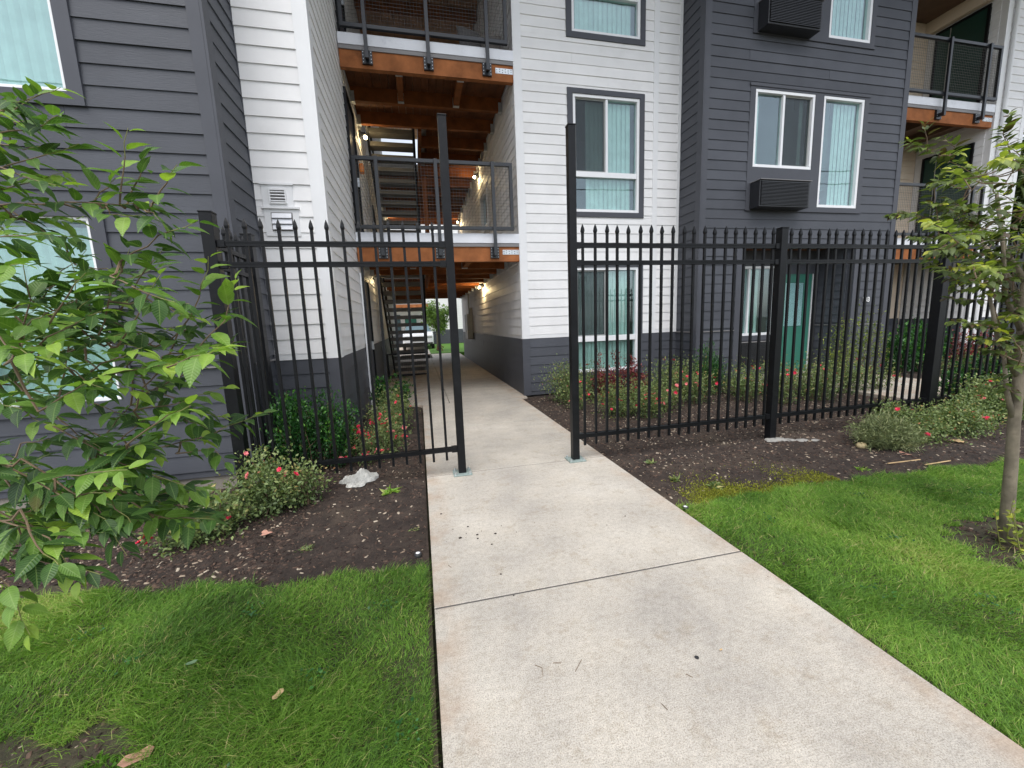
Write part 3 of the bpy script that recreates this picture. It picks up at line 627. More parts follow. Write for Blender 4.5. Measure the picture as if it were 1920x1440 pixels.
# ---- balconies with timber beams
def balcony(x0, x1, zf, yb, wire=True, gl=True, zgap=0, ws=.46):
    """zf floor level; yb front plane"""
    MB().box(x0, x1, yb - .03, yb - .001, zf - .155, zf).build('slab_edge', SLABW, B)
    MB().box(x0, x1, yb - .02, yb - .001, zf - .215, zf - .156).build('metal_strip', GREYSTRIP, B)
    bm = MB().box(x0 - .0, x1, yb + .0, yb + .09, zf - .46, zf - .21).build('timber_beam', WOOD, B)
    st = bits('strap_plate', METAL, bm, [(x1 - .30, x1 - .01, zf - .345, zf - .265, .0005, .006)], 'x', yb, -1)
    mb = MB()
    for i in range(6):
        for j in range(2): wbox(mb, 'x', yb, -1, x1 - .285 + i * .048, x1 - .273 + i * .048, zf - .335 + j * .035 + (i % 2) * .012, zf - .323 + j * .035 + (i % 2) * .012, .006, .008)
    mb.build('nail_holes', BLACK, st)
    yr = yb - .07; t = .028; xa, xb = x0 + .05, x1 - .10; zt, zb = zf + 1.13, zf + .075
    mb = MB()
    mb.box(xa, xb, yr - t, yr + t, zt - .055, zt); mb.box(xa, xb, yr - t, yr + t, zb - .028, zb + .026)
    mb.box(xa, xa + .055, yr - t + .001, yr + t - .001, zb + .026, zt - .055); mb.box(xb - .055, xb, yr - t + .001, yr + t - .001, zb + .026, zt - .055)
    rl = mb.build('railing', RAIL, B, bevel=.002)
    L_ = xb - xa
    for f in (.14, .5, .865):
        x = xa + L_ * f
        po = MB().box(x - .028, x + .028, yr - t - .045, yr - t - .002, zf - .38, zt - .005).build('railing_post', RAIL, rl, bevel=.002)
        MB().box(x - .075, x + .075, yb - .04, yb - .001, zf - .41, zf - .225).build('post_bracket', RAIL, rl)
        mb = MB()
        for sx in (-.058, .058):
            for sz in (-.39, -.345, -.295, -.25): mb.tube([(x + sx, yb - .041, zf + sz), (x + sx, yb - .047, zf + sz)], .006, 6)
        mb.build('bolts', METAL, rl)
        MB().box(x - .026, x + .026, yr - t - .0015, yb - .04, zf - .36, zf - .30).build('post_tab', RAIL, rl)
    if wire:
        mb = MB(); w = .0011; x = xa + .05
        while x < xb - .04: mb.box(x - w, x + w, yr - w, yr + w, zb + .02, zt - .04); x += .05
        z = zb + .06
        while z < zt - .05: mb.box(xa + .04, xb - .04, yr - w - .003, yr + w - .003, z - w, z + w); z += .05
        mb.build('wire_mesh', WIRE, rl)
F1, F2 = 2.88, 5.76
for zf in (F1, F2):
    balcony(XL + .02, XR - .02, zf, YW)
    # slab with stair opening
    mb = MB(); mb.box(XL + .02, XR - .02, YW + .1, 9.15, zf - .19, zf - .01); mb.box(.35, XR - .02, 9.15, 12.1, zf - .19, zf - .01); mb.box(XL + .02, XR - .02, 12.1, YE, zf - .19, zf - .01)
    mb.build('floor_slab', CONC_IN, B)
    x = XL + .02; mb = None
    while x < XR - .05:      # cedar decking boards under the slab, running front to back
        b_ = min(x + .135, XR - .03)
        for (ya, yb_) in ((YW + .1, 9.14), (12.11, YE)): MB().box(x, b_ - .006, ya, yb_, zf - .225 - random.uniform(0, .004), zf - .191).build('deck_board', DECK, B)
        if x > .35: MB().box(x, b_ - .006, 9.145, 12.105, zf - .225, zf - .191).build('deck_board', DECK, B)
        x += .135
    for i, y in enumerate((8.12, 8.95, 9.85, 10.75, 11.6, 12.45, 13.3, 14.2, 15.1, 16.0, 16.9)):
        xa = XL + .03 if not 9.2 < y < 12.1 else .3
        MB().box(xa, XR - .03, y, y + .09, zf - .45, zf - .226).build('timber_joist', JOIST, B)
        MB().box(XR - .09, XR - .018, y - .012, y + .102, zf - .47, zf - .3).build('joist_hanger', METAL, B)
        if xa < 0: MB().box(XL + .018, XL + .09, y - .012, y + .102, zf - .47, zf - .3).build('joist_hanger', METAL, B)
    for x in (-.02, .96):
        bk = MB().box(x - .05, x + .05, YW + .15, 8.10, zf - .44, zf - .3).build('timber_block', JOIST, B)
        MB().box(x - .055, x + .055, YW + .09, YW + .15, zf - .45, zf - .3).box(x - .055, x + .055, 8.06, 8.119, zf - .45, zf - .3).build('block_hanger', METAL, bk)
    MB().box(.28, .345, 9.15, 12.1, zf - .45, zf - .19).build('stair_trimmer', JOIST, B)
# top ceiling
x = XL + .02
while x < XR - .03:
    MB().box(x, min(x + .13, XR - .03), YW + .0, YE, 8.55 + random.uniform(0, .004), 8.62).build('soffit_board', SOFFIT, B); x += .136
for y in (8.2, 10.4, 12.6, 14.8): MB().box(XL + .03, XR - .03, y, y + .09, 8.32, 8.549).build('timber_joist', JOIST, B)
MB().box(-9.1, 14.5, 4.2, YE, TOP, TOP + .2).build('roof', DTRIM, B)
MB().box(.38, .50, 12.15, 12.27, F1, 8.3).build('timber_column', WOOD, B)
# right recess with two balconies
XF = 12.97; YB2 = 8.60
bw = sheath(B, 'x', YB2, -1, XE - .1, XF, 0, TOP, [], WARM_LIT, 'recess_wall')
siding(bw, 'x', YB2, -1, XE, XF - .03, TRANS + .02, TOP, [], WARM_LIT, TRANS + .02)
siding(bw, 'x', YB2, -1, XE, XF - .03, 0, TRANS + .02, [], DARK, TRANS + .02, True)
gd = [(7.42, 8.42, F1 + .02, 5.10), (7.42, 8.42, F2 + .02, 7.98)]
rs = sheath(B, 'y', XF, -1, YW + .12, YB2, 0, TOP, [], WHITE, 'recess_side_wall')
siding(rs, 'y', XF, -1, YW + .1, YB2 - .02, TRANS, TOP, gd, WHITE, TRANS)
siding(rs, 'y', XF, -1, YW + .1, YB2 - .02, 0, TRANS, [], DARK, TRANS, True)
for q in gd:
    d_ = bits('door', DGREEN, B, [(q[0] + .05, q[1] - .05, q[2], q[3] - .05, .002, .03)], 'y', XF, -1)
    bits('door_frame', BLACK, d_, [(q[0], q[0] + .05, q[2], q[3], .002, .05), (q[1] - .05, q[1], q[2], q[3], .002, .05), (q[0] + .05, q[1] - .05, q[3] - .05, q[3], .002, .05)], 'y', XF, -1)
    bits('glazing_bar', METAL, d_, [((q[0] + q[1]) / 2 + .2, (q[0] + q[1]) / 2 + .215, q[2], q[3] - .05, .031, .035)], 'y', XF, -1)
sheath(B, 'y', XE, 1, YK + .12, YB2, 0, TOP, [], DARK, 'recess_side_wall')
fr = sheath(B, 'x', YW, -1, XF - .0, 13.95, 0, TOP, [], WHITE, 'front_wall')
siding(fr, 'x', YW, -1, XF + .14, 13.83, TRANS, TOP, [], WHITE, TRANS)
siding(fr, 'x', YW, -1, XF + .14, 13.83, 0, TRANS, [], DARK, TRANS, True)
bits('corner_board', WTRIM, B, [(XF, XF + .14, TRANS, TOP, .0005, .022), (13.83, 13.95, TRANS, TOP, .0005, .022)], 'x', YW, -1)
MB().tube([(XF + .2, YW - .06, 0), (XF + .2, YW - .06, TOP)], .04, 10).build('downspout', WTRIM, B)
for zf in (F1, F2):
    balcony(XE + .15, XF - .03, zf, YW)
    MB().box(XE + .02, XF - .02, YW + .1, YB2 - .02, zf - .19, zf - .01).build('floor_slab', CONC_IN, B)
    MB().box(XE + .02, XF - .02, YW + .1, YB2 - .02, zf - .24, zf - .192).build('soffit_panel', BROWN, B)
    for x in (10.3, 11.2, 12.1): MB().box(x, x + .09, YW + .1, YB2 - .02, zf - .42, zf - .242).build('timber_joist', BROWN, B)
MB().box(XE + .02, XF - .02, YW, YB2, 8.30, 8.36).build('soffit_panel', BROWN, B)
MB().box(XF - .14, XF - .02, YW + .09, YB2 - .02, 8.02, 8.299).build('soffit_trim', WARM_LIT, B)
sheath(B, 'x', 7.9, -1, 13.96, 20, 0, 2.9, [], DARK, 'low_wall')
flush_planks()
# wall lamps
def lamp(axis, c, n, u, z, power, tgt=1):
    L = bits('wall_lamp', RAIL, B, [(u - .05, u + .05, z - .03, z + .10, .017, .05)], axis, c, n)
    p_ = wpt(axis, c, n, u, z - .01, .13); q_ = wpt(axis, c, n, u, z + .05, .05)
    MB().tube([q_, wpt(axis, c, n, u, z + .045, .13)], .035, 10).build('lamp_head', RAIL, L)
    MB().lathe(p_, [(.0, -.035), (.026, -.03), (.036, -.005), (.03, .025), (.0, .03)], 12).build('lamp_lens', LAMP, L, smooth=True)
    l = bpy.data.lights.new('lamp_light', 'POINT'); l.energy = power; l.color = (1, .74, .38); l.shadow_soft_size = .04
    lo = bpy.data.objects.new('lamp_light', l); link(lo, L, wpt(axis, c, n, u, z - .07, .15))
for a in (('y', XL, 1, 9.15, 5.15, 2.5), ('y', XL, 1, 9.45, 2.42, 8), ('y', XR, -1, 11.3, 2.36, 9), ('y', XR, -1, 11.25, 5.20, 4.5), ('y', XL, 1, 16.2, 5.2, 5), ('y', XR, -1, 16.0, 5.2, 5)): lamp(*a)
bits('lamp_reflection_box', ORANGE, B, [(8.55, 8.70, 4.28, 4.44, .02, .10)], 'y', XL, 1, bevel=.02)  # added box standing in for an orange lamp reflection

# ---- metal stairs
for zf, lab in ((0, 'lower open riser steel staircase with concrete treads in the breezeway'), (F1, 'open riser steel staircase rising from the second floor landing behind the balcony railing')):
    S = thing('metal_staircase', lab, 'staircase', (-.25, 12, zf), 'breezeway staircases')
    n_ = 15; rise = F1 / (n_ + 1); y0, y1 = 12.05, 9.2
    for k in range(n_ + 1):
        y = y0 + (y1 - y0) * k / n_; z = zf + rise * (k + 1)
        if k == n_: continue
        MB().box(-.72, .16, y - .27, y + .0, z - .085, z).build('tread', TREAD, S)
    for x in (-.765, .165):
        MB().hexa([(x, y0 + .05, zf + .0), (x + .045, y0 + .05, zf + 0), (x + .045, y1 - .05, zf + F1 - .33), (x, y1 - .05, zf + F1 - .33), (x, y0 + .05, zf + .28), (x + .045, y0 + .05, zf + .28), (x + .045, y1 - .05, zf + F1 - .05), (x, y1 - .05, zf + F1 - .05)]).build('stringer', BLACK, S)
        mb = MB(); mb.tube([(x + .02, y0 + .1, zf + 1.0), (x + .02, y1, zf + F1 + .92)], .02, 6)
        for k in range(5):
            y = y0 + (y1 - y0) * k / 4; z = zf + F1 * k / 4; mb.tube([(x + .02, y, z + .1), (x + .02, y, z + .98)], .016, 6)
        mb.build('handrail', BLACK, S)
    MB().box(-.72, .16, 9.06, 9.10, zf + F1 - .2, zf + F1).build('landing_edge', TREAD, S)
G_ = thing('mesh_guard', 'low black guard frame with wire mesh closing off the space under the lower stairs', 'guard', (-.35, 11.1, 0))
MB().box(-.87, .19, 11.08, 11.12, .62, .66).box(-.87, .19, 11.08, 11.12, .05, .09).box(-.87, -.83, 11.081, 11.119, 0, .62).box(.15, .19, 11.081, 11.119, 0, .62).build('frame', BLACK, G_)
mb = MB()
for k in range(21): mb.box(-.83 + k * .049, -.827 + k * .049, 11.098, 11.101, .09, .62)
for k in range(11): mb.box(-.83, .15, 11.096, 11.099, .1 + k * .05, .103 + k * .05)
mb.build('wire_mesh', BLACK, G_)

# ---- things on the upper balcony
def pillow(loc, w, h, t, rx, rz, mat, name, label):
    mb = MB(); N = 12; grid = {}
    for s in (1, -1):
        for i in range(N + 1):
            for j in range(N + 1):
                u, v = i / N * 2 - 1, j / N * 2 - 1
                k_ = (1 - u ** 4) * (1 - v ** 4); pin = 1 - .10 * (1 - (u * v) ** 2) * max(abs(u), abs(v)) ** 3
                grid[(s, i, j)] = len(mb.v); mb.v.append((u * w / 2 * pin, s * t / 2 * max(0, k_) ** .5 + .004 * math.sin(9 * u + 5 * v), v * h / 2 * pin))
        for i in range(N):
            for j in range(N): mb.f.append((grid[(s, i, j)], grid[(s, i + 1, j)], grid[(s, i + 1, j + 1)], grid[(s, i, j + 1)]))
    o = mb.build(name, mat, None, smooth=True, label=label, cat='pillow'); o.location = loc; o.rotation_euler = (rx, 0, rz)
    ORIG[o.name] = Vector(loc); return o
pillow((1.22, 7.75, 6.20), .46, .46, .17, math.radians(-12), math.radians(20), CUSH, 'throw_pillow', 'grey square throw pillow standing upright on the top balcony')
pillow((1.60, 7.85, 6.18), .42, .44, .16, math.radians(-10), math.radians(-25), CUSH2, 'throw_pillow', 'darker throw pillow leaning in the right corner of the top balcony')
mb = MB(); mb.lathe((.72, 7.6, F2), [(0, 0), (.16, .01), (.19, .12), (.15, .2), (.05, .24), (0, .24)], 14); mb.build('woven_bag', WEB, None, smooth=True, label='black and white woven bag slumped on the top balcony floor', cat='bag')
MB().tube([(1.0, 7.5, F2 + .08), (1.78, 7.52, F2 + .08)], .08, 14).build('rolled_mat', ROLL, None, smooth=True, label='rolled tan mat lying along the top balcony floor edge', cat='mat')

# ---------------------------------------------------------------- fences
YF = 3.56
def picket_mesh():
    mb = MB(); w = .0105; zb, zt = .14, 2.125
    mb.box(-w, w, -w, w, zb, zt)
    k = len(mb.v)        # flared spear point
    prof = [(.0105, 2.125), (.0145, 2.138), (.0155, 2.148), (.010, 2.178), (.0015, 2.205)]
    for r, z in prof: mb.v += [(-r, -r * .8, z), (r, -r * .8, z), (r, r * .8, z), (-r, r * .8, z)]
    for l in range(len(prof) - 1):
        for i in range(4): j = (i + 1) % 4; mb.f.append((k + 4 * l + i, k + 4 * l + j, k + 4 * l + 4 + j, k + 4 * l + 4 + i))
    mb.f.append(tuple(k + 4 * (len(prof) - 1) + i for i in range(4)))
    me = bpy.data.meshes.new('picket'); me.from_pydata(mb.v, [], mb.f); me.update(); me.materials.append(BLACK); return me
PK = picket_mesh()
def pickets(parent, pts):
    for (x, y) in pts:
        o = bpy.data.objects.new('picket', PK); link(o, parent, (x, y, random.uniform(-.004, .004))); o.rotation_euler = (random.uniform(-.003, .003), random.uniform(-.003, .003), 0)
def rails(parent, x0, x1):
    for z in (2.02, 1.865, .24):
        mb = MB(); mb.box(x0, x1, YF - .019, YF + .019, z - .021, z + .014)
        mb.box(x0, x1, YF - .0225, YF - .0192, z + .004, z + .018); mb.box(x0, x1, YF + .0192, YF + .0225, z + .004, z + .018)
        mb.build('rail', BLACK, parent)
        for x in (x0, x1 - .05): MB().box(x, x + .05, YF - .027, YF + .027, z - .027, z + .024).build('rail_bracket', BLACK, parent)
def post(parent, x, y, zt, w=.042, z0=-.1, plate=False):
    o = MB().box(x - w, x + w, y - w, y + w, z0, zt).box(x - w - .003, x + w + .003, y - w - .003, y + w + .003, zt, zt + .012).build('post', BLACK, parent, bevel=.003)
    if plate:
        MB().box(x - w - .05, x + w + .05, y - w - .045, y + w + .045, .001, .014).build('base_plate', GALV_GREEN, parent, bevel=.003)
        mb = MB()
        for sx in (-1, 1):
            for sy in (-1, 1): mb.tube([(x + sx * (w + .03), y + sy * (w + .025), .014), (x + sx * (w + .03), y + sy * (w + .025), .034)], .009, 6)
        mb.build('anchor_bolts', METAL, parent)
    return o
FL = thing('fence', 'black spear topped steel fence left of the path opening, ending in a tall post', 'fence', (-.6, YF, 0))
pickets(FL, [(-1.348 + .1167 * k, YF) for k in range(14)]); rails(FL, -1.42, .266); post(FL, .30, YF, 3.01, .034, plate=True, z0=.014); post(FL, -1.465, YF, 2.235, .043, -.25)
pickets(FL, [(-1.475, 3.56 + .125 * (k + 1)) for k in range(5)])
for z in (2.02, 1.865, .24): MB().box(-1.494, -1.456, 3.61, 4.26, z - .021, z + .014).build('rail', BLACK, FL)
post(FL, -1.475, 4.31, 2.235, .045)
FR = thing('fence', 'long black spear topped steel fence running right from the taller post beside the path', 'fence', (3.7, YF, 0))
pickets(FR, [(1.508 + .1155 * k, YF) for k in range(19)]); rails(FR, 1.439, 3.645); post(FR, 1.405, YF, 3.01, .034, plate=True, z0=.014)
post(FR, 3.685, YF, 2.19, .039); pickets(FR, [(3.808 + .1160 * k, YF) for k in range(18)]); rails(FR, 3.73, 5.91); post(FR, 5.955, YF, 2.19, .05)
pickets(FR, [(6.08 + .1160 * k, YF) for k in range(18)]); rails(FR, 6.0, 8.18); post(FR, 8.225, YF, 2.19, .05)
fb = MB()
for (cx, cy, rr) in ((3.70, YF - .05, .13), (3.80, YF - .12, .09), (3.93, YF - .17, .10), (4.05, YF - .22, .07)):
    k = len(fb.v); fb.lathe((cx, cy, -.018), [(.0, .016), (rr * .5, .014), (rr * .85, .006), (rr, -.03)], 13)
    fb.v[k:] = [(a + random.uniform(-.018, .018), cy + (b - cy) * .55 + random.uniform(-.012, .012), c + random.uniform(-.003, .003)) for a, b, c in fb.v[k:]]
fb.build('concrete_footing', paint('footing_concrete', (.27, .26, .24), .9, .2, 20, 60, .6), FR)
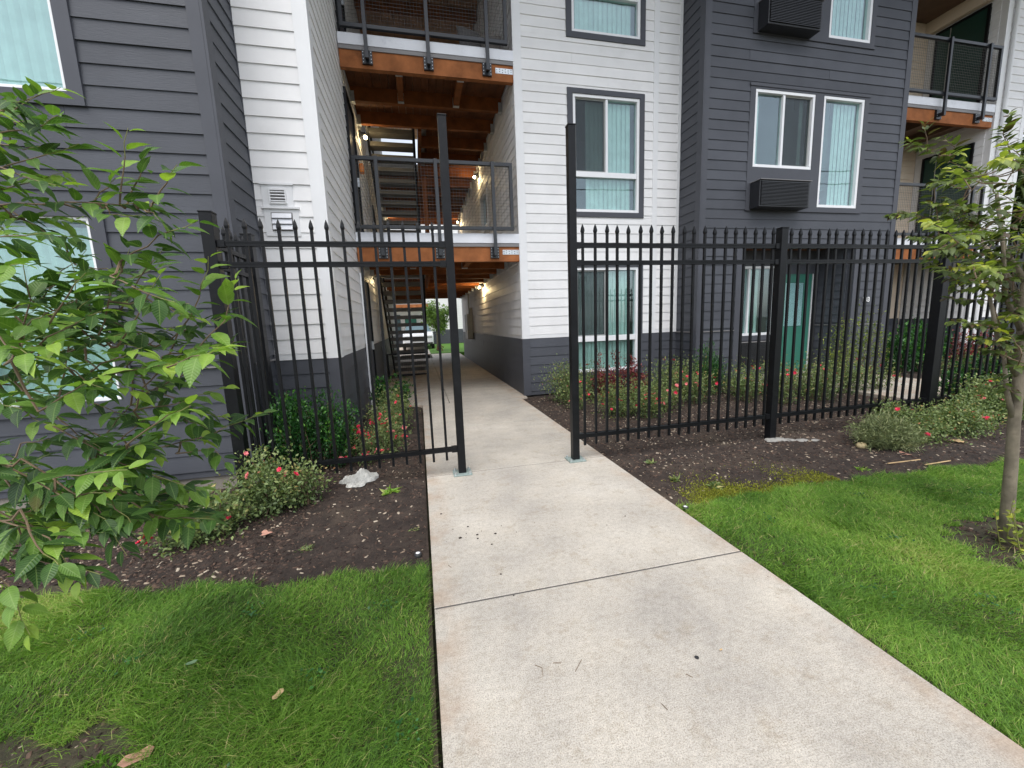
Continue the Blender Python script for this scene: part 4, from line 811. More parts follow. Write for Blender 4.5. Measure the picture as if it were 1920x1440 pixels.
LEFT_TWIGS = [[[-0.906,1.2,1.658],[-0.773,1.167,1.66],[-0.637,1.133,1.648],[-0.542,1.1,1.645]],[[-0.636,1.13,1.647],[-0.609,1.115,1.714],[-0.58,1.1,1.796]],[[-0.631,1.15,1.656],[-0.599,1.15,1.715],[-0.585,1.15,1.767]],[[-0.558,1.1,1.641],[-0.512,1.075,1.682],[-0.477,1.05,1.713]],[[-0.673,1.15,1.651],[-0.656,1.125,1.626],[-0.585,1.1,1.615]],[[-0.582,1.1,1.638],[-0.548,1.075,1.615],[-0.523,1.05,1.599]],[[-0.733,1.2,1.665],[-0.695,1.2,1.705],[-0.677,1.2,1.723]],[[-0.937,1.2,1.796],[-0.784,1.15,1.805],[-0.69,1.1,1.815]],[[-0.952,1.2,1.718],[-0.812,1.175,1.749],[-0.702,1.15,1.78]],[[-0.906,1.2,1.863],[-0.812,1.15,1.856],[-0.763,1.1,1.837]],[[-1.041,1.3,1.7],[-0.896,1.25,1.714],[-0.763,1.2,1.737]],[[-1.053,1.3,1.638],[-0.906,1.275,1.647],[-0.793,1.25,1.637]],[[-0.888,1.15,1.736],[-0.802,1.125,1.699],[-0.714,1.1,1.672]],[[-0.897,1.1,1.562],[-0.786,1.05,1.563],[-0.682,1.0,1.554]],[[-0.926,1.25,1.659],[-0.845,1.225,1.599],[-0.757,1.2,1.583]],[[-0.672,1.1,1.33],[-0.585,1.075,1.434],[-0.541,1.05,1.482]],[[-0.743,1.15,1.344],[-0.67,1.125,1.475],[-0.613,1.1,1.547]],[[-0.595,1.15,1.311],[-0.504,1.125,1.435],[-0.461,1.1,1.532]],[[-0.564,1.1,1.274],[-0.45,1.1,1.382],[-0.411,1.1,1.481]],[[-0.852,1.2,1.269],[-0.783,1.175,1.42],[-0.759,1.15,1.538]],[[-0.922,1.2,1.35],[-0.866,1.175,1.447],[-0.848,1.15,1.55]],[[-0.707,1.2,1.198],[-0.567,1.2,1.265],[-0.473,1.2,1.329]],[[-0.766,1.2,1.042],[-0.567,1.2,1.085],[-0.43,1.2,1.132]],[[-0.724,1.2,1.165],[-0.629,1.225,1.173],[-0.528,1.25,1.205]],[[-0.62,1.15,1.055],[-0.536,1.15,1.06],[-0.511,1.15,1.022]],[[-0.752,1.1,1.086],[-0.634,1.1,1.013],[-0.529,1.1,0.95]],[[-0.811,1.0,1.113],[-0.685,0.975,1.002],[-0.629,0.95,0.898]],[[-0.821,1.1,1.157],[-0.688,1.075,1.061],[-0.525,1.05,0.985]],[[-0.877,1.0,1.132],[-0.751,0.975,1.046],[-0.634,0.95,0.959]],[[-0.879,0.95,0.986],[-0.77,0.925,0.926],[-0.646,0.9,0.89]],[[-0.885,0.95,0.954],[-0.812,0.925,0.877],[-0.78,0.9,0.785]],[[-0.855,0.95,1.027],[-0.737,0.925,0.966],[-0.682,0.9,0.88]],[[-0.91,1.0,1.046],[-0.799,0.975,0.972],[-0.659,0.95,0.951]],[[-0.98,1.387,0.979],[-0.872,1.347,0.902],[-0.761,1.307,0.851]],[[-1.039,1.377,0.907],[-0.949,1.337,0.968],[-0.865,1.297,1.009]],[[-0.952,1.086,1.25],[-0.874,1.046,1.228],[-0.797,1.006,1.214]],[[-0.662,1.05,1.271],[-0.568,1.01,1.285],[-0.479,0.97,1.294]],[[-0.746,1.29,1.449],[-0.669,1.25,1.526],[-0.6,1.21,1.572]],[[-1.403,1.478,0.971],[-1.318,1.438,0.988],[-1.237,1.398,1.002]],[[-0.718,1.323,1.138],[-0.651,1.283,1.11],[-0.583,1.243,1.094]],[[-0.508,0.962,1.286],[-0.44,0.922,1.306],[-0.375,0.882,1.319]],[[-1.058,1.272,0.971],[-0.972,1.232,0.925],[-0.884,1.192,0.897]],[[-1.02,1.214,0.989],[-0.937,1.174,1.016],[-0.859,1.134,1.035]],[[-1.221,1.466,1.38],[-1.088,1.426,1.451],[-0.963,1.386,1.495]],[[-1.089,1.151,1.045],[-0.997,1.111,1.068],[-0.908,1.071,1.084]],[[-0.973,1.475,1.054],[-0.888,1.435,1.129],[-0.809,1.395,1.178]],[[-0.612,1.145,1.3],[-0.53,1.105,1.315],[-0.452,1.065,1.324]],[[-0.938,1.423,0.912],[-0.869,1.383,0.925],[-0.802,1.343,0.936]],[[-0.737,1.032,1.305],[-0.676,0.992,1.271],[-0.616,0.952,1.25]],[[-0.825,1.048,1.335],[-0.757,1.008,1.38],[-0.694,0.968,1.407]],[[-1.084,1.346,1.207],[-1.023,1.306,1.16],[-0.96,1.266,1.131]],[[-0.95,1.277,1.385],[-0.839,1.237,1.436],[-0.734,1.197,1.467]],[[-1.197,1.301,0.852],[-1.082,1.261,0.897],[-0.972,1.221,0.928]],[[-1.323,1.472,0.999],[-1.217,1.432,1.001],[-1.113,1.392,1.004]],[[-1.025,1.415,1.455],[-0.931,1.375,1.534],[-0.845,1.335,1.581]],[[-0.809,1.237,1.426],[-0.71,1.197,1.378],[-0.61,1.157,1.345]],[[-0.845,1.172,1.346],[-0.77,1.132,1.403],[-0.701,1.092,1.438]],[[-1.011,1.465,1.433],[-0.892,1.425,1.455],[-0.776,1.385,1.467]],[[-1.214,1.427,0.959],[-1.117,1.387,1.006],[-1.025,1.347,1.037]],[[-0.795,1.15,1.028],[-0.696,1.11,1.077],[-0.602,1.07,1.109]],[[-1.176,1.344,0.825],[-1.052,1.304,0.856],[-0.933,1.264,0.877]],[[-0.82,1.251,1.534],[-0.751,1.211,1.519],[-0.683,1.171,1.508]],[[-1.076,1.321,1.199],[-0.985,1.281,1.246],[-0.899,1.241,1.276]],[[-0.762,1.143,0.977],[-0.671,1.103,0.925],[-0.579,1.063,0.894]],[[-0.791,1.028,1.324],[-0.688,0.988,1.373],[-0.592,0.948,1.402]],[[-0.729,1.33,1.188],[-0.633,1.29,1.144],[-0.537,1.25,1.115]],[[-0.899,1.234,0.874],[-0.784,1.194,0.905],[-0.674,1.154,0.926]],[[-0.852,1.346,1.065],[-0.781,1.306,1.111],[-0.715,1.266,1.141]],[[-0.893,1.367,1.425],[-0.822,1.327,1.42],[-0.752,1.287,1.416]],[[-0.703,0.98,1.382],[-0.635,0.94,1.436],[-0.574,0.9,1.468]],[[-0.877,1.179,1.176],[-0.809,1.139,1.126],[-0.74,1.099,1.096]],[[-0.972,1.447,1.385],[-0.894,1.407,1.467],[-0.823,1.367,1.518]],[[-0.823,1.329,0.875],[-0.724,1.289,0.908],[-0.63,1.249,0.931]],[[-0.973,1.232,1.347],[-0.855,1.192,1.413],[-0.746,1.152,1.453]],[[-0.83,1.397,1.233],[-0.724,1.357,1.274],[-0.622,1.317,1.3]],[[-1.033,1.212,1.293],[-0.953,1.172,1.337],[-0.879,1.132,1.364]],[[-0.791,0.951,1.023],[-0.742,0.911,0.963],[-0.689,0.871,0.93]],[[-1.003,1.432,1.316],[-0.899,1.392,1.357],[-0.8,1.352,1.383]],[[-1.214,1.485,1.351],[-1.114,1.445,1.406],[-1.02,1.405,1.439]],[[-1.072,1.223,0.872],[-0.979,1.183,0.926],[-0.891,1.143,0.962]],[[-0.877,1.029,0.977],[-0.827,0.989,0.927],[-0.774,0.949,0.9]],[[-1.014,1.38,1.345],[-0.898,1.34,1.388],[-0.788,1.3,1.414]],[[-0.829,1.211,1.376],[-0.764,1.171,1.404],[-0.702,1.131,1.42]],[[-1.02,1.111,0.918],[-0.928,1.071,0.941],[-0.84,1.031,0.958]],[[-0.89,1.442,0.821],[-0.822,1.402,0.839],[-0.755,1.362,0.854]],[[-0.783,1.113,1.317],[-0.699,1.073,1.345],[-0.619,1.033,1.361]],[[-0.705,1.023,1.029],[-0.657,0.983,0.99],[-0.607,0.943,0.97]],[[-0.743,1.25,0.881],[-0.678,1.21,0.92],[-0.616,1.17,0.948]],[[-0.915,1.307,0.825],[-0.8,1.267,0.847],[-0.689,1.227,0.862]],[[-0.982,1.444,0.979],[-0.884,1.404,0.999],[-0.79,1.364,1.013]],[[-1.207,1.27,1.02],[-1.1,1.23,1.074],[-0.999,1.19,1.109]],[[-1.086,1.252,1.227],[-0.992,1.212,1.265],[-0.903,1.172,1.289]],[[-0.748,0.977,1.211],[-0.658,0.937,1.255],[-0.575,0.897,1.282]],[[-0.605,0.964,1.13],[-0.517,0.924,1.183],[-0.435,0.884,1.217]],[[-0.863,1.413,1.529],[-0.796,1.373,1.473],[-0.728,1.333,1.435]],[[-1.382,1.497,0.854],[-1.27,1.457,0.853],[-1.16,1.417,0.853]],[[-0.706,1.039,1.272],[-0.621,0.999,1.307],[-0.54,0.959,1.329]],[[-0.763,1.104,1.05],[-0.674,1.064,1.093],[-0.59,1.024,1.121]],[[-0.646,1.187,1.443],[-0.58,1.147,1.412],[-0.514,1.107,1.391]],[[-1.171,1.453,1.052],[-1.093,1.413,1.064],[-1.017,1.373,1.073]],[[-0.987,1.451,1.163],[-0.893,1.411,1.131],[-0.799,1.371,1.11]],[[-1.226,1.408,1.397],[-1.132,1.368,1.462],[-1.044,1.328,1.502]],[[-0.673,1.164,1.227],[-0.604,1.124,1.275],[-0.54,1.084,1.305]],[[-0.908,1.0,1.149],[-0.851,0.96,1.116],[-0.793,0.92,1.098]],[[-1.143,1.48,1.207],[-1.071,1.44,1.193],[-1.0,1.4,1.185]],[[-0.621,1.033,1.478],[-0.535,0.993,1.437],[-0.45,0.953,1.409]],[[-0.862,1.451,1.506],[-0.765,1.411,1.534],[-0.672,1.371,1.551]],[[-0.722,1.079,1.305],[-0.659,1.039,1.26],[-0.596,0.999,1.232]],[[-0.809,1.347,1.27],[-0.718,1.307,1.335],[-0.633,1.267,1.376]],[[-0.981,1.235,0.951],[-0.896,1.195,0.913],[-0.809,1.155,0.89]],[[-0.788,0.97,1.468],[-0.723,0.93,1.48],[-0.662,0.89,1.485]],[[-0.779,1.368,1.182],[-0.714,1.328,1.212],[-0.652,1.288,1.231]],[[-0.665,1.128,0.901],[-0.586,1.088,0.905],[-0.509,1.048,0.911]],[[-0.988,1.162,1.301],[-0.882,1.122,1.338],[-0.782,1.082,1.361]],[[-1.247,1.363,0.959],[-1.14,1.323,0.985],[-1.036,1.283,1.003]],[[-1.102,1.153,0.953],[-1.003,1.113,0.928],[-0.904,1.073,0.913]],[[-0.813,1.036,1.015],[-0.722,0.996,1.027],[-0.634,0.956,1.037]],[[-0.711,1.04,1.077],[-0.643,1.0,1.111],[-0.579,0.96,1.134]],[[-0.988,1.451,1.067],[-0.886,1.411,1.021],[-0.783,1.371,0.992]],[[-0.98,1.353,1.352],[-0.868,1.313,1.414],[-0.763,1.273,1.452]],[[-0.806,0.974,1.394],[-0.737,0.934,1.346],[-0.667,0.894,1.315]],[[-1.205,1.379,1.52],[-1.114,1.339,1.539],[-1.027,1.299,1.548]],[[-0.789,1.261,0.924],[-0.681,1.221,0.891],[-0.574,1.181,0.87]],[[-0.829,1.465,1.161],[-0.754,1.425,1.219],[-0.683,1.385,1.256]],[[-0.744,0.976,1.072],[-0.654,0.936,1.085],[-0.568,0.896,1.096]],[[-1.27,1.484,1.55],[-1.199,1.444,1.509],[-1.127,1.404,1.48]],[[-1.205,1.46,1.397],[-1.085,1.42,1.447],[-0.972,1.38,1.478]],[[-0.804,1.421,1.074],[-0.723,1.381,1.111],[-0.645,1.341,1.135]],[[-1.072,1.372,1.249],[-0.969,1.332,1.305],[-0.873,1.292,1.34]],[[-0.651,1.197,1.324],[-0.547,1.157,1.368],[-0.449,1.117,1.395]],[[-1.199,1.379,1.211],[-1.113,1.339,1.238],[-1.031,1.299,1.255]],[[-0.902,1.085,1.472],[-0.829,1.045,1.531],[-0.762,1.005,1.565]],[[-0.787,1.221,1.352],[-0.719,1.181,1.335],[-0.652,1.141,1.324]],[[-0.807,1.004,1.305],[-0.73,0.964,1.33],[-0.658,0.924,1.345]],[[-0.641,1.107,1.519],[-0.538,1.067,1.565],[-0.442,1.027,1.591]],[[-1.032,1.311,0.953],[-0.922,1.271,0.922],[-0.812,1.231,0.903]],[[-1.008,1.393,1.485],[-0.91,1.353,1.506],[-0.816,1.313,1.517]],[[-1.104,1.322,1.373],[-1.017,1.282,1.418],[-0.935,1.242,1.446]],[[-1.128,1.438,1.917],[-1.048,1.413,1.939],[-0.97,1.388,1.951]],[[-1.042,1.389,1.921],[-0.968,1.364,1.921],[-0.888,1.339,1.958]],[[-1.261,1.474,1.725],[-1.179,1.449,1.747],[-1.097,1.424,1.769]],[[-1.065,1.482,1.938],[-0.985,1.457,1.949],[-0.909,1.432,1.936]],[[-1.115,1.321,1.695],[-1.042,1.296,1.695],[-0.976,1.271,1.668]],[[-1.13,1.524,1.909],[-1.054,1.499,1.888],[-0.974,1.474,1.888]],[[-0.995,1.398,1.958],[-0.919,1.373,1.967],[-0.842,1.348,1.982]],[[-1.014,1.238,1.794],[-0.945,1.213,1.799],[-0.883,1.188,1.767]],[[-1.271,1.519,1.713],[-1.194,1.494,1.697],[-1.111,1.469,1.713]]]
RIGHT_TWIGS = [[[2.768,1.5,1.916],[2.513,1.483,1.991],[2.278,1.467,2.046],[2.124,1.45,2.071]],[[2.252,1.45,2.038],[2.227,1.45,2.102],[2.216,1.45,2.134]],[[2.371,1.45,2.0],[2.409,1.45,2.058],[2.332,1.45,2.098]],[[2.32,1.45,2.015],[2.374,1.425,2.013],[2.362,1.4,2.014]],[[2.899,1.5,1.994],[2.799,1.5,2.158],[2.82,1.5,2.249]],[[2.889,1.5,2.043],[2.826,1.5,2.136],[2.77,1.5,2.18]],[[2.963,1.5,1.694],[2.529,1.467,1.731],[2.142,1.433,1.763],[1.998,1.4,1.747]],[[2.674,1.45,1.729],[2.38,1.425,1.788],[2.192,1.4,1.804]],[[2.93,1.5,1.668],[2.531,1.46,1.657],[2.137,1.42,1.658]],[[2.985,1.5,1.59],[2.539,1.46,1.608],[2.269,1.42,1.62]],[[2.326,1.42,1.671],[2.261,1.42,1.874],[2.299,1.42,1.93]],[[3.008,1.5,1.483],[2.783,1.46,1.456],[2.502,1.42,1.419]],[[2.996,1.5,1.537],[2.731,1.46,1.533],[2.449,1.42,1.529]],[[3.031,1.5,1.375],[2.857,1.475,1.417],[2.685,1.45,1.393]],[[3.099,1.5,1.15],[2.824,1.46,1.245],[2.458,1.42,1.276]],[[3.105,1.5,1.121],[2.908,1.475,1.16],[2.666,1.45,1.199]],[[3.142,1.5,1.004],[2.959,1.475,1.102],[2.753,1.45,1.128]],[[3.149,1.5,0.975],[3.314,1.5,1.023],[3.519,1.5,1.071]],[[3.074,1.5,1.263],[2.991,1.5,1.376],[2.892,1.5,1.485]],[[3.162,1.5,0.856],[2.994,1.475,0.931],[2.893,1.45,0.997]],[[2.659,1.319,1.943],[2.578,1.33,1.997],[2.503,1.34,2.033]],[[3.905,1.726,1.357],[4.026,1.726,1.372],[4.152,1.726,1.38]],[[3.861,1.819,1.87],[4.004,1.825,1.826],[4.148,1.831,1.796]],[[3.337,1.965,1.925],[3.245,1.935,1.894],[3.152,1.906,1.87]],[[3.206,1.669,1.565],[3.066,1.66,1.521],[2.927,1.652,1.493]],[[3.528,1.349,1.405],[3.676,1.395,1.477],[3.832,1.442,1.53]],[[3.76,1.942,1.574],[3.632,1.941,1.586],[3.507,1.939,1.593]],[[3.123,1.818,1.943],[3.074,1.835,1.898],[3.021,1.852,1.869]],[[2.623,1.326,1.676],[2.493,1.309,1.703],[2.37,1.291,1.718]],[[3.474,1.362,1.053],[3.593,1.391,1.09],[3.717,1.421,1.113]],[[2.957,1.215,1.39],[3.057,1.231,1.439],[3.163,1.246,1.474]],[[3.497,1.614,1.663],[3.569,1.612,1.717],[3.646,1.611,1.754]],[[2.646,1.222,1.718],[2.728,1.214,1.748],[2.813,1.206,1.768]],[[2.903,1.629,1.727],[2.747,1.589,1.754],[2.599,1.549,1.767]],[[4.517,1.959,2.27],[4.485,1.917,2.27],[4.453,1.874,2.263]],[[3.453,1.917,1.943],[3.358,1.946,1.95],[3.262,1.976,1.957]],[[3.035,1.245,1.572],[3.16,1.271,1.606],[3.291,1.297,1.632]],[[3.851,1.804,1.975],[3.942,1.809,1.938],[4.031,1.814,1.914]],[[4.21,1.842,0.869],[4.202,1.809,0.926],[4.197,1.777,0.964]],[[4.855,1.983,2.361],[4.9,1.934,2.425],[4.948,1.884,2.46]],[[3.138,1.567,1.575],[2.913,1.519,1.557],[2.699,1.47,1.544]],[[3.367,1.696,1.459],[3.15,1.657,1.533],[2.95,1.618,1.578]],[[3.124,1.518,1.346],[3.025,1.495,1.3],[2.925,1.472,1.271]],[[3.818,1.62,1.391],[3.982,1.655,1.458],[4.157,1.689,1.505]],[[3.052,1.26,1.715],[3.015,1.224,1.684],[2.973,1.188,1.662]],[[4.698,1.963,1.809],[4.97,2.01,1.919],[5.262,2.058,2.002]],[[2.961,1.591,1.377],[2.887,1.625,1.384],[2.811,1.659,1.391]],[[3.651,1.805,2.105],[3.643,1.849,2.085],[3.629,1.893,2.076]],[[2.997,1.333,1.644],[3.148,1.365,1.639],[3.305,1.396,1.639]],[[2.853,1.163,1.42],[2.905,1.147,1.466],[2.961,1.13,1.496]],[[2.359,1.215,1.471],[2.237,1.184,1.492],[2.12,1.153,1.503]],[[2.725,1.215,1.514],[2.781,1.206,1.575],[2.842,1.197,1.615]],[[2.824,1.57,1.573],[2.747,1.567,1.594],[2.672,1.563,1.608]],[[2.008,1.162,1.584],[1.857,1.125,1.624],[1.717,1.088,1.644]],[[3.074,1.4,1.909],[3.218,1.405,1.885],[3.365,1.411,1.869]],[[2.651,1.408,1.779],[2.528,1.402,1.783],[2.409,1.397,1.784]],[[2.949,1.165,1.303],[2.912,1.139,1.33],[2.876,1.112,1.346]],[[2.903,1.33,2.004],[2.902,1.303,1.985],[2.9,1.277,1.968]],[[3.434,1.738,1.26],[3.305,1.744,1.242],[3.176,1.75,1.231]],[[3.825,1.92,2.183],[3.714,1.929,2.234],[3.61,1.937,2.267]],[[4.037,1.87,1.95],[4.196,1.884,1.948],[4.36,1.899,1.95]],[[2.109,1.234,1.598],[2.026,1.221,1.577],[1.944,1.208,1.562]],[[2.259,1.153,1.88],[2.103,1.107,1.861],[1.954,1.062,1.84]],[[3.476,1.468,1.45],[3.559,1.466,1.423],[3.641,1.465,1.404]],[[2.053,1.171,1.78],[2.051,1.2,1.831],[2.05,1.229,1.869]],[[4.483,1.928,1.493],[4.672,1.934,1.496],[4.867,1.941,1.498]],[[3.727,1.538,2.045],[3.892,1.555,2.06],[4.062,1.572,2.074]],[[3.324,1.501,1.809],[3.432,1.508,1.837],[3.544,1.516,1.857]],[[3.773,1.761,1.634],[3.919,1.783,1.727],[4.074,1.804,1.793]],[[3.565,1.863,1.796],[3.37,1.841,1.78],[3.181,1.818,1.768]],[[2.801,1.404,1.745],[2.711,1.42,1.782],[2.624,1.436,1.807]],[[4.1,1.952,1.712],[3.999,1.948,1.713],[3.899,1.943,1.714]],[[2.657,1.317,1.758],[2.538,1.317,1.803],[2.427,1.318,1.832]],[[3.711,1.519,2.116],[3.925,1.564,2.16],[4.149,1.609,2.2]],[[2.925,1.619,2.008],[2.876,1.631,2.049],[2.83,1.643,2.077]],[[2.936,1.589,1.501],[2.777,1.547,1.487],[2.623,1.506,1.477]],[[2.876,1.232,1.91],[3.038,1.257,1.962],[3.21,1.283,2.004]],[[2.342,1.296,1.657],[2.217,1.256,1.633],[2.095,1.216,1.615]],[[2.921,1.211,1.205],[3.017,1.215,1.164],[3.112,1.219,1.134]],[[3.217,1.458,1.857],[3.183,1.425,1.876],[3.149,1.392,1.884]],[[2.765,1.248,1.75],[2.894,1.28,1.78],[3.027,1.312,1.805]],[[2.284,1.313,1.873],[2.117,1.27,1.844],[1.959,1.227,1.819]],[[2.671,1.493,1.763],[2.578,1.503,1.825],[2.492,1.513,1.866]],[[2.905,1.349,1.052],[2.89,1.371,1.049],[2.874,1.393,1.046]],[[3.454,1.832,1.671],[3.415,1.87,1.727],[3.377,1.909,1.768]],[[3.585,1.622,1.742],[3.649,1.63,1.829],[3.721,1.638,1.888]],[[3.634,1.663,0.925],[3.452,1.642,1.025],[3.284,1.621,1.092]],[[3.782,1.807,1.933],[3.945,1.852,2.015],[4.118,1.897,2.079]],[[4.639,1.848,2.047],[4.875,1.89,2.094],[5.122,1.931,2.133]],[[3.876,1.821,1.658],[3.958,1.836,1.669],[4.042,1.851,1.676]],[[3.107,1.467,1.758],[3.251,1.514,1.85],[3.405,1.561,1.921]],[[3.588,1.581,2.019],[3.604,1.541,2.035],[3.618,1.502,2.041]],[[2.789,1.324,1.112],[2.805,1.367,1.178],[2.824,1.41,1.222]],[[2.39,1.23,1.826],[2.374,1.26,1.842],[2.356,1.291,1.856]],[[3.862,1.601,1.453],[3.893,1.597,1.481],[3.927,1.594,1.5]],[[3.4,1.906,2.119],[3.216,1.885,2.127],[3.041,1.864,2.128]],[[2.894,1.671,1.625],[2.826,1.681,1.628],[2.759,1.692,1.63]],[[4.393,1.704,1.245],[4.625,1.751,1.259],[4.867,1.797,1.267]],[[4.334,1.904,1.82],[4.293,1.858,1.846],[4.252,1.811,1.859]],[[2.569,1.483,1.475],[2.437,1.471,1.536],[2.313,1.459,1.575]],[[2.354,1.275,1.438],[2.245,1.278,1.477],[2.142,1.28,1.503]],[[2.55,1.377,1.486],[2.485,1.369,1.53],[2.425,1.361,1.558]],[[4.698,1.852,0.819],[4.795,1.822,0.796],[4.89,1.792,0.78]],[[2.623,1.189,1.445],[2.656,1.155,1.405],[2.684,1.121,1.378]],[[4.059,1.843,1.894],[4.181,1.848,1.967],[4.311,1.852,2.018]],[[3.722,1.547,0.998],[3.937,1.569,0.942],[4.158,1.592,0.896]],[[4.859,1.99,2.012],[5.108,2.029,2.074],[5.37,2.067,2.123]],[[2.734,1.43,1.457],[2.587,1.419,1.483],[2.448,1.408,1.5]],[[3.428,1.558,1.361],[3.542,1.586,1.376],[3.66,1.614,1.386]],[[2.958,1.417,1.614],[2.838,1.384,1.642],[2.724,1.352,1.658]],[[3.213,1.685,2.136],[3.174,1.724,2.109],[3.128,1.763,2.094]],[[3.02,1.408,1.278],[2.955,1.415,1.282],[2.891,1.423,1.285]],[[4.843,1.857,1.474],[4.926,1.844,1.568],[5.018,1.832,1.63]],[[3.051,1.51,1.652],[2.895,1.496,1.618],[2.743,1.482,1.595]],[[2.779,1.572,1.512],[2.78,1.592,1.47],[2.778,1.612,1.442]],[[3.627,1.413,1.439],[3.74,1.416,1.402],[3.852,1.418,1.376]],[[3.988,1.9,1.837],[3.919,1.923,1.909],[3.854,1.946,1.959]],[[3.488,1.424,2.037],[3.519,1.416,2.016],[3.548,1.409,2.001]],[[3.111,1.272,1.996],[3.197,1.281,2.01],[3.284,1.29,2.022]],[[3.263,1.401,1.42],[3.263,1.374,1.441],[3.264,1.347,1.454]]]
# ---------------------------------------------------------------- leaves and shrubs
def leaf_template(wid=.48, fold=.13, droop=.26):
    v = []; f = []; T = (0, .07, .22, .42, .62, .80, .92, 1); Wd = (0, .48, .90, 1, .80, .44, .16, 0); n = len(T) - 1
    for i, t in enumerate(T):
        w = wid / 2 * Wd[i] * (1 + .06 * math.sin(i * 2.1)); z = -droop * t * t
        v += [(-w, t, z + fold * w * 2 + .012 * math.sin(i * 2.6)), (0, t, z), (w, t, z + fold * w * 2 - .012 * math.sin(i * 2.2))]
    for i in range(n):
        a = 3 * i; f += [(a, a + 1, a + 4, a + 3), (a + 1, a + 2, a + 5, a + 4)]
    return np.array(v), f
LT, LF = leaf_template()
RIB = np.tile([0, .06, 0], 8)
LUV = np.array([(LT[k][0], LT[k][1]) for f_ in LF for k in f_], dtype=np.float32)
def add_uv(me, n=1):
    me.uv_layers.new(name='leaf_uv').data.foreach_set('uv', np.tile(LUV.ravel(), n))
def small_leaf(wid=.5):
    return np.array([(0, 0, 0), (-wid / 2, .45, .08), (0, 1, -.1), (wid / 2, .45, .08)]), [(0, 1, 2), (0, 2, 3)]
ST, SF = small_leaf()
def rand_dirs(n, up=0.0):
    d = RNG.normal(size=(n, 3)); d[:, 2] += up; return d / np.linalg.norm(d, axis=1, keepdims=True)
FLOWER_MESH = {}
def flower_mesh(mat, key):
    if key not in FLOWER_MESH:
        mb = MB()
        for k in range(6):
            a = k * math.pi / 3 + .3; c, s = math.cos(a), math.sin(a); r = .9
            mb.poly([(0, 0, 0), (c * r * .6 - s * .38, s * r * .6 + c * .38, .22), (c * r, s * r, .34), (c * r * .6 + s * .38, s * r * .6 - c * .38, .22)])
            a += .5; c, s = math.cos(a), math.sin(a); r = .5
            mb.poly([(0, 0, .1), (c * r * .6 - s * .3, s * r * .6 + c * .3, .35), (c * r, s * r, .5), (c * r * .6 + s * .3, s * r * .6 - c * .3, .35)])
        me = bpy.data.meshes.new('flower'); me.from_pydata(mb.v, [], mb.f); me.materials.append(mat); FLOWER_MESH[key] = me
    return FLOWER_MESH[key]
def shrub(label, cat, lobes, mat, leaf=.03, n=1500, wid=.5, flowers=0, fsize=.022, upright=0., name='shrub', stems=14, group=None, shoots=0, fpink=.3, fill=.55, petal=None):
    """lobes: list of (x,y,r_xy,height). foliage is set on wiggly stems that fan out of each lobe's base."""
    bx, by = lobes[0][0], lobes[0][1]; bz = float(bed_z(np.array(bx), np.array(by)))
    T = thing(name, label, cat, (bx, by, bz), group)
    P, Dn, tint = [], [], []; sm = MB(); tips = []
    tot = sum(l[2] ** 2 * l[3] for l in lobes)
    for (x, y, r, h) in lobes:
        z0 = float(bed_z(np.array(x), np.array(y))); k = max(6, int(stems * (r ** 2 * h / tot) ** .5 * 1.3)); nn = int(1.7 * n * r ** 2 * h / tot / k)
        for s in range(k * 3):
            az = random.uniform(0, 2 * math.pi); el = random.random() ** .6; R = r * (el if upright < .5 else el * .9) * random.uniform(.75, 1.12); H = h * random.uniform(.5, 1.08) * math.sqrt(max(.12, 1 - (el * .9) ** 2))
            p0 = Vector((x + random.uniform(-.2, .2) * r * (1 + upright * 2), y + random.uniform(-.2, .2) * r * (1 + upright * 2), z0)); p3 = Vector((x + R * math.cos(az), y + R * math.sin(az), z0 + H))
            p1 = p0.lerp(p3, .35) + Vector((0, 0, H * .22)); p2 = p0.lerp(p3, .72) + Vector((random.uniform(-.03, .03), random.uniform(-.03, .03), H * .12))
            if s < k: sm.tube([p0, p1, p2, p3], [.005, .004, .003, .0015], 4, False)
            m_ = max(3, nn // 3)
            ts = RNG.random(m_) ** .7
            a = np.array(p0)[None] * ((1 - ts) ** 3)[:, None] + 3 * np.array(p1)[None] * ((1 - ts) ** 2 * ts)[:, None] + 3 * np.array(p2)[None] * ((1 - ts) * ts ** 2)[:, None] + np.array(p3)[None] * (ts ** 3)[:, None]
            a = a + RNG.normal(size=(m_, 3)) * ((r * .15 if upright < .3 else r * .08) + leaf * .7) * np.array([1, 1, .75]); a[:, 2] = np.maximum(a[:, 2], z0 + .01)
            P.append(a); d = RNG.normal(size=(m_, 3)) * .8 + np.array(p3 - p0)[None] / max(.01, (p3 - p0).length) * (.5 + upright); Dn.append(d)
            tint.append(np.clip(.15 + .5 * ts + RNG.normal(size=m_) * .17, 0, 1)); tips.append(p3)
    P = np.concatenate(P); D = np.concatenate(Dn); ti = np.concatenate(tint); N = len(P)
    X, Y, Z = frames(D, rand_dirs(N, .9)); S = leaf * (.65 + .8 * RNG.random(N))
    tv, tf = small_leaf(wid)
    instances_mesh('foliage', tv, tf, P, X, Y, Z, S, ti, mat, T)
    sm.build('stems', TWIG, T, kind='stuff')
    for i in range(flowers):
        p = min(random.sample(tips, 3), key=lambda q: q.y - .8 * q.z) + Vector((random.uniform(-.04, .04), random.uniform(-.05, .0), random.uniform(-.02, .035)))
        mt, key = (PETALP, 'pink') if random.random() < fpink else (PETAL, 'red')
        o = bpy.data.objects.new('flower', flower_mesh(mt, key)); COL.objects.link(o); o.parent = T; o.location = p - worig(T)
        sc = fsize * random.uniform(.45, 1.0); o.scale = (sc, sc, sc); o.rotation_euler = (random.uniform(0, 1.4), random.uniform(-.6, .6), random.uniform(0, 6))
    return T
rg = 'rose bushes in the bark beds'
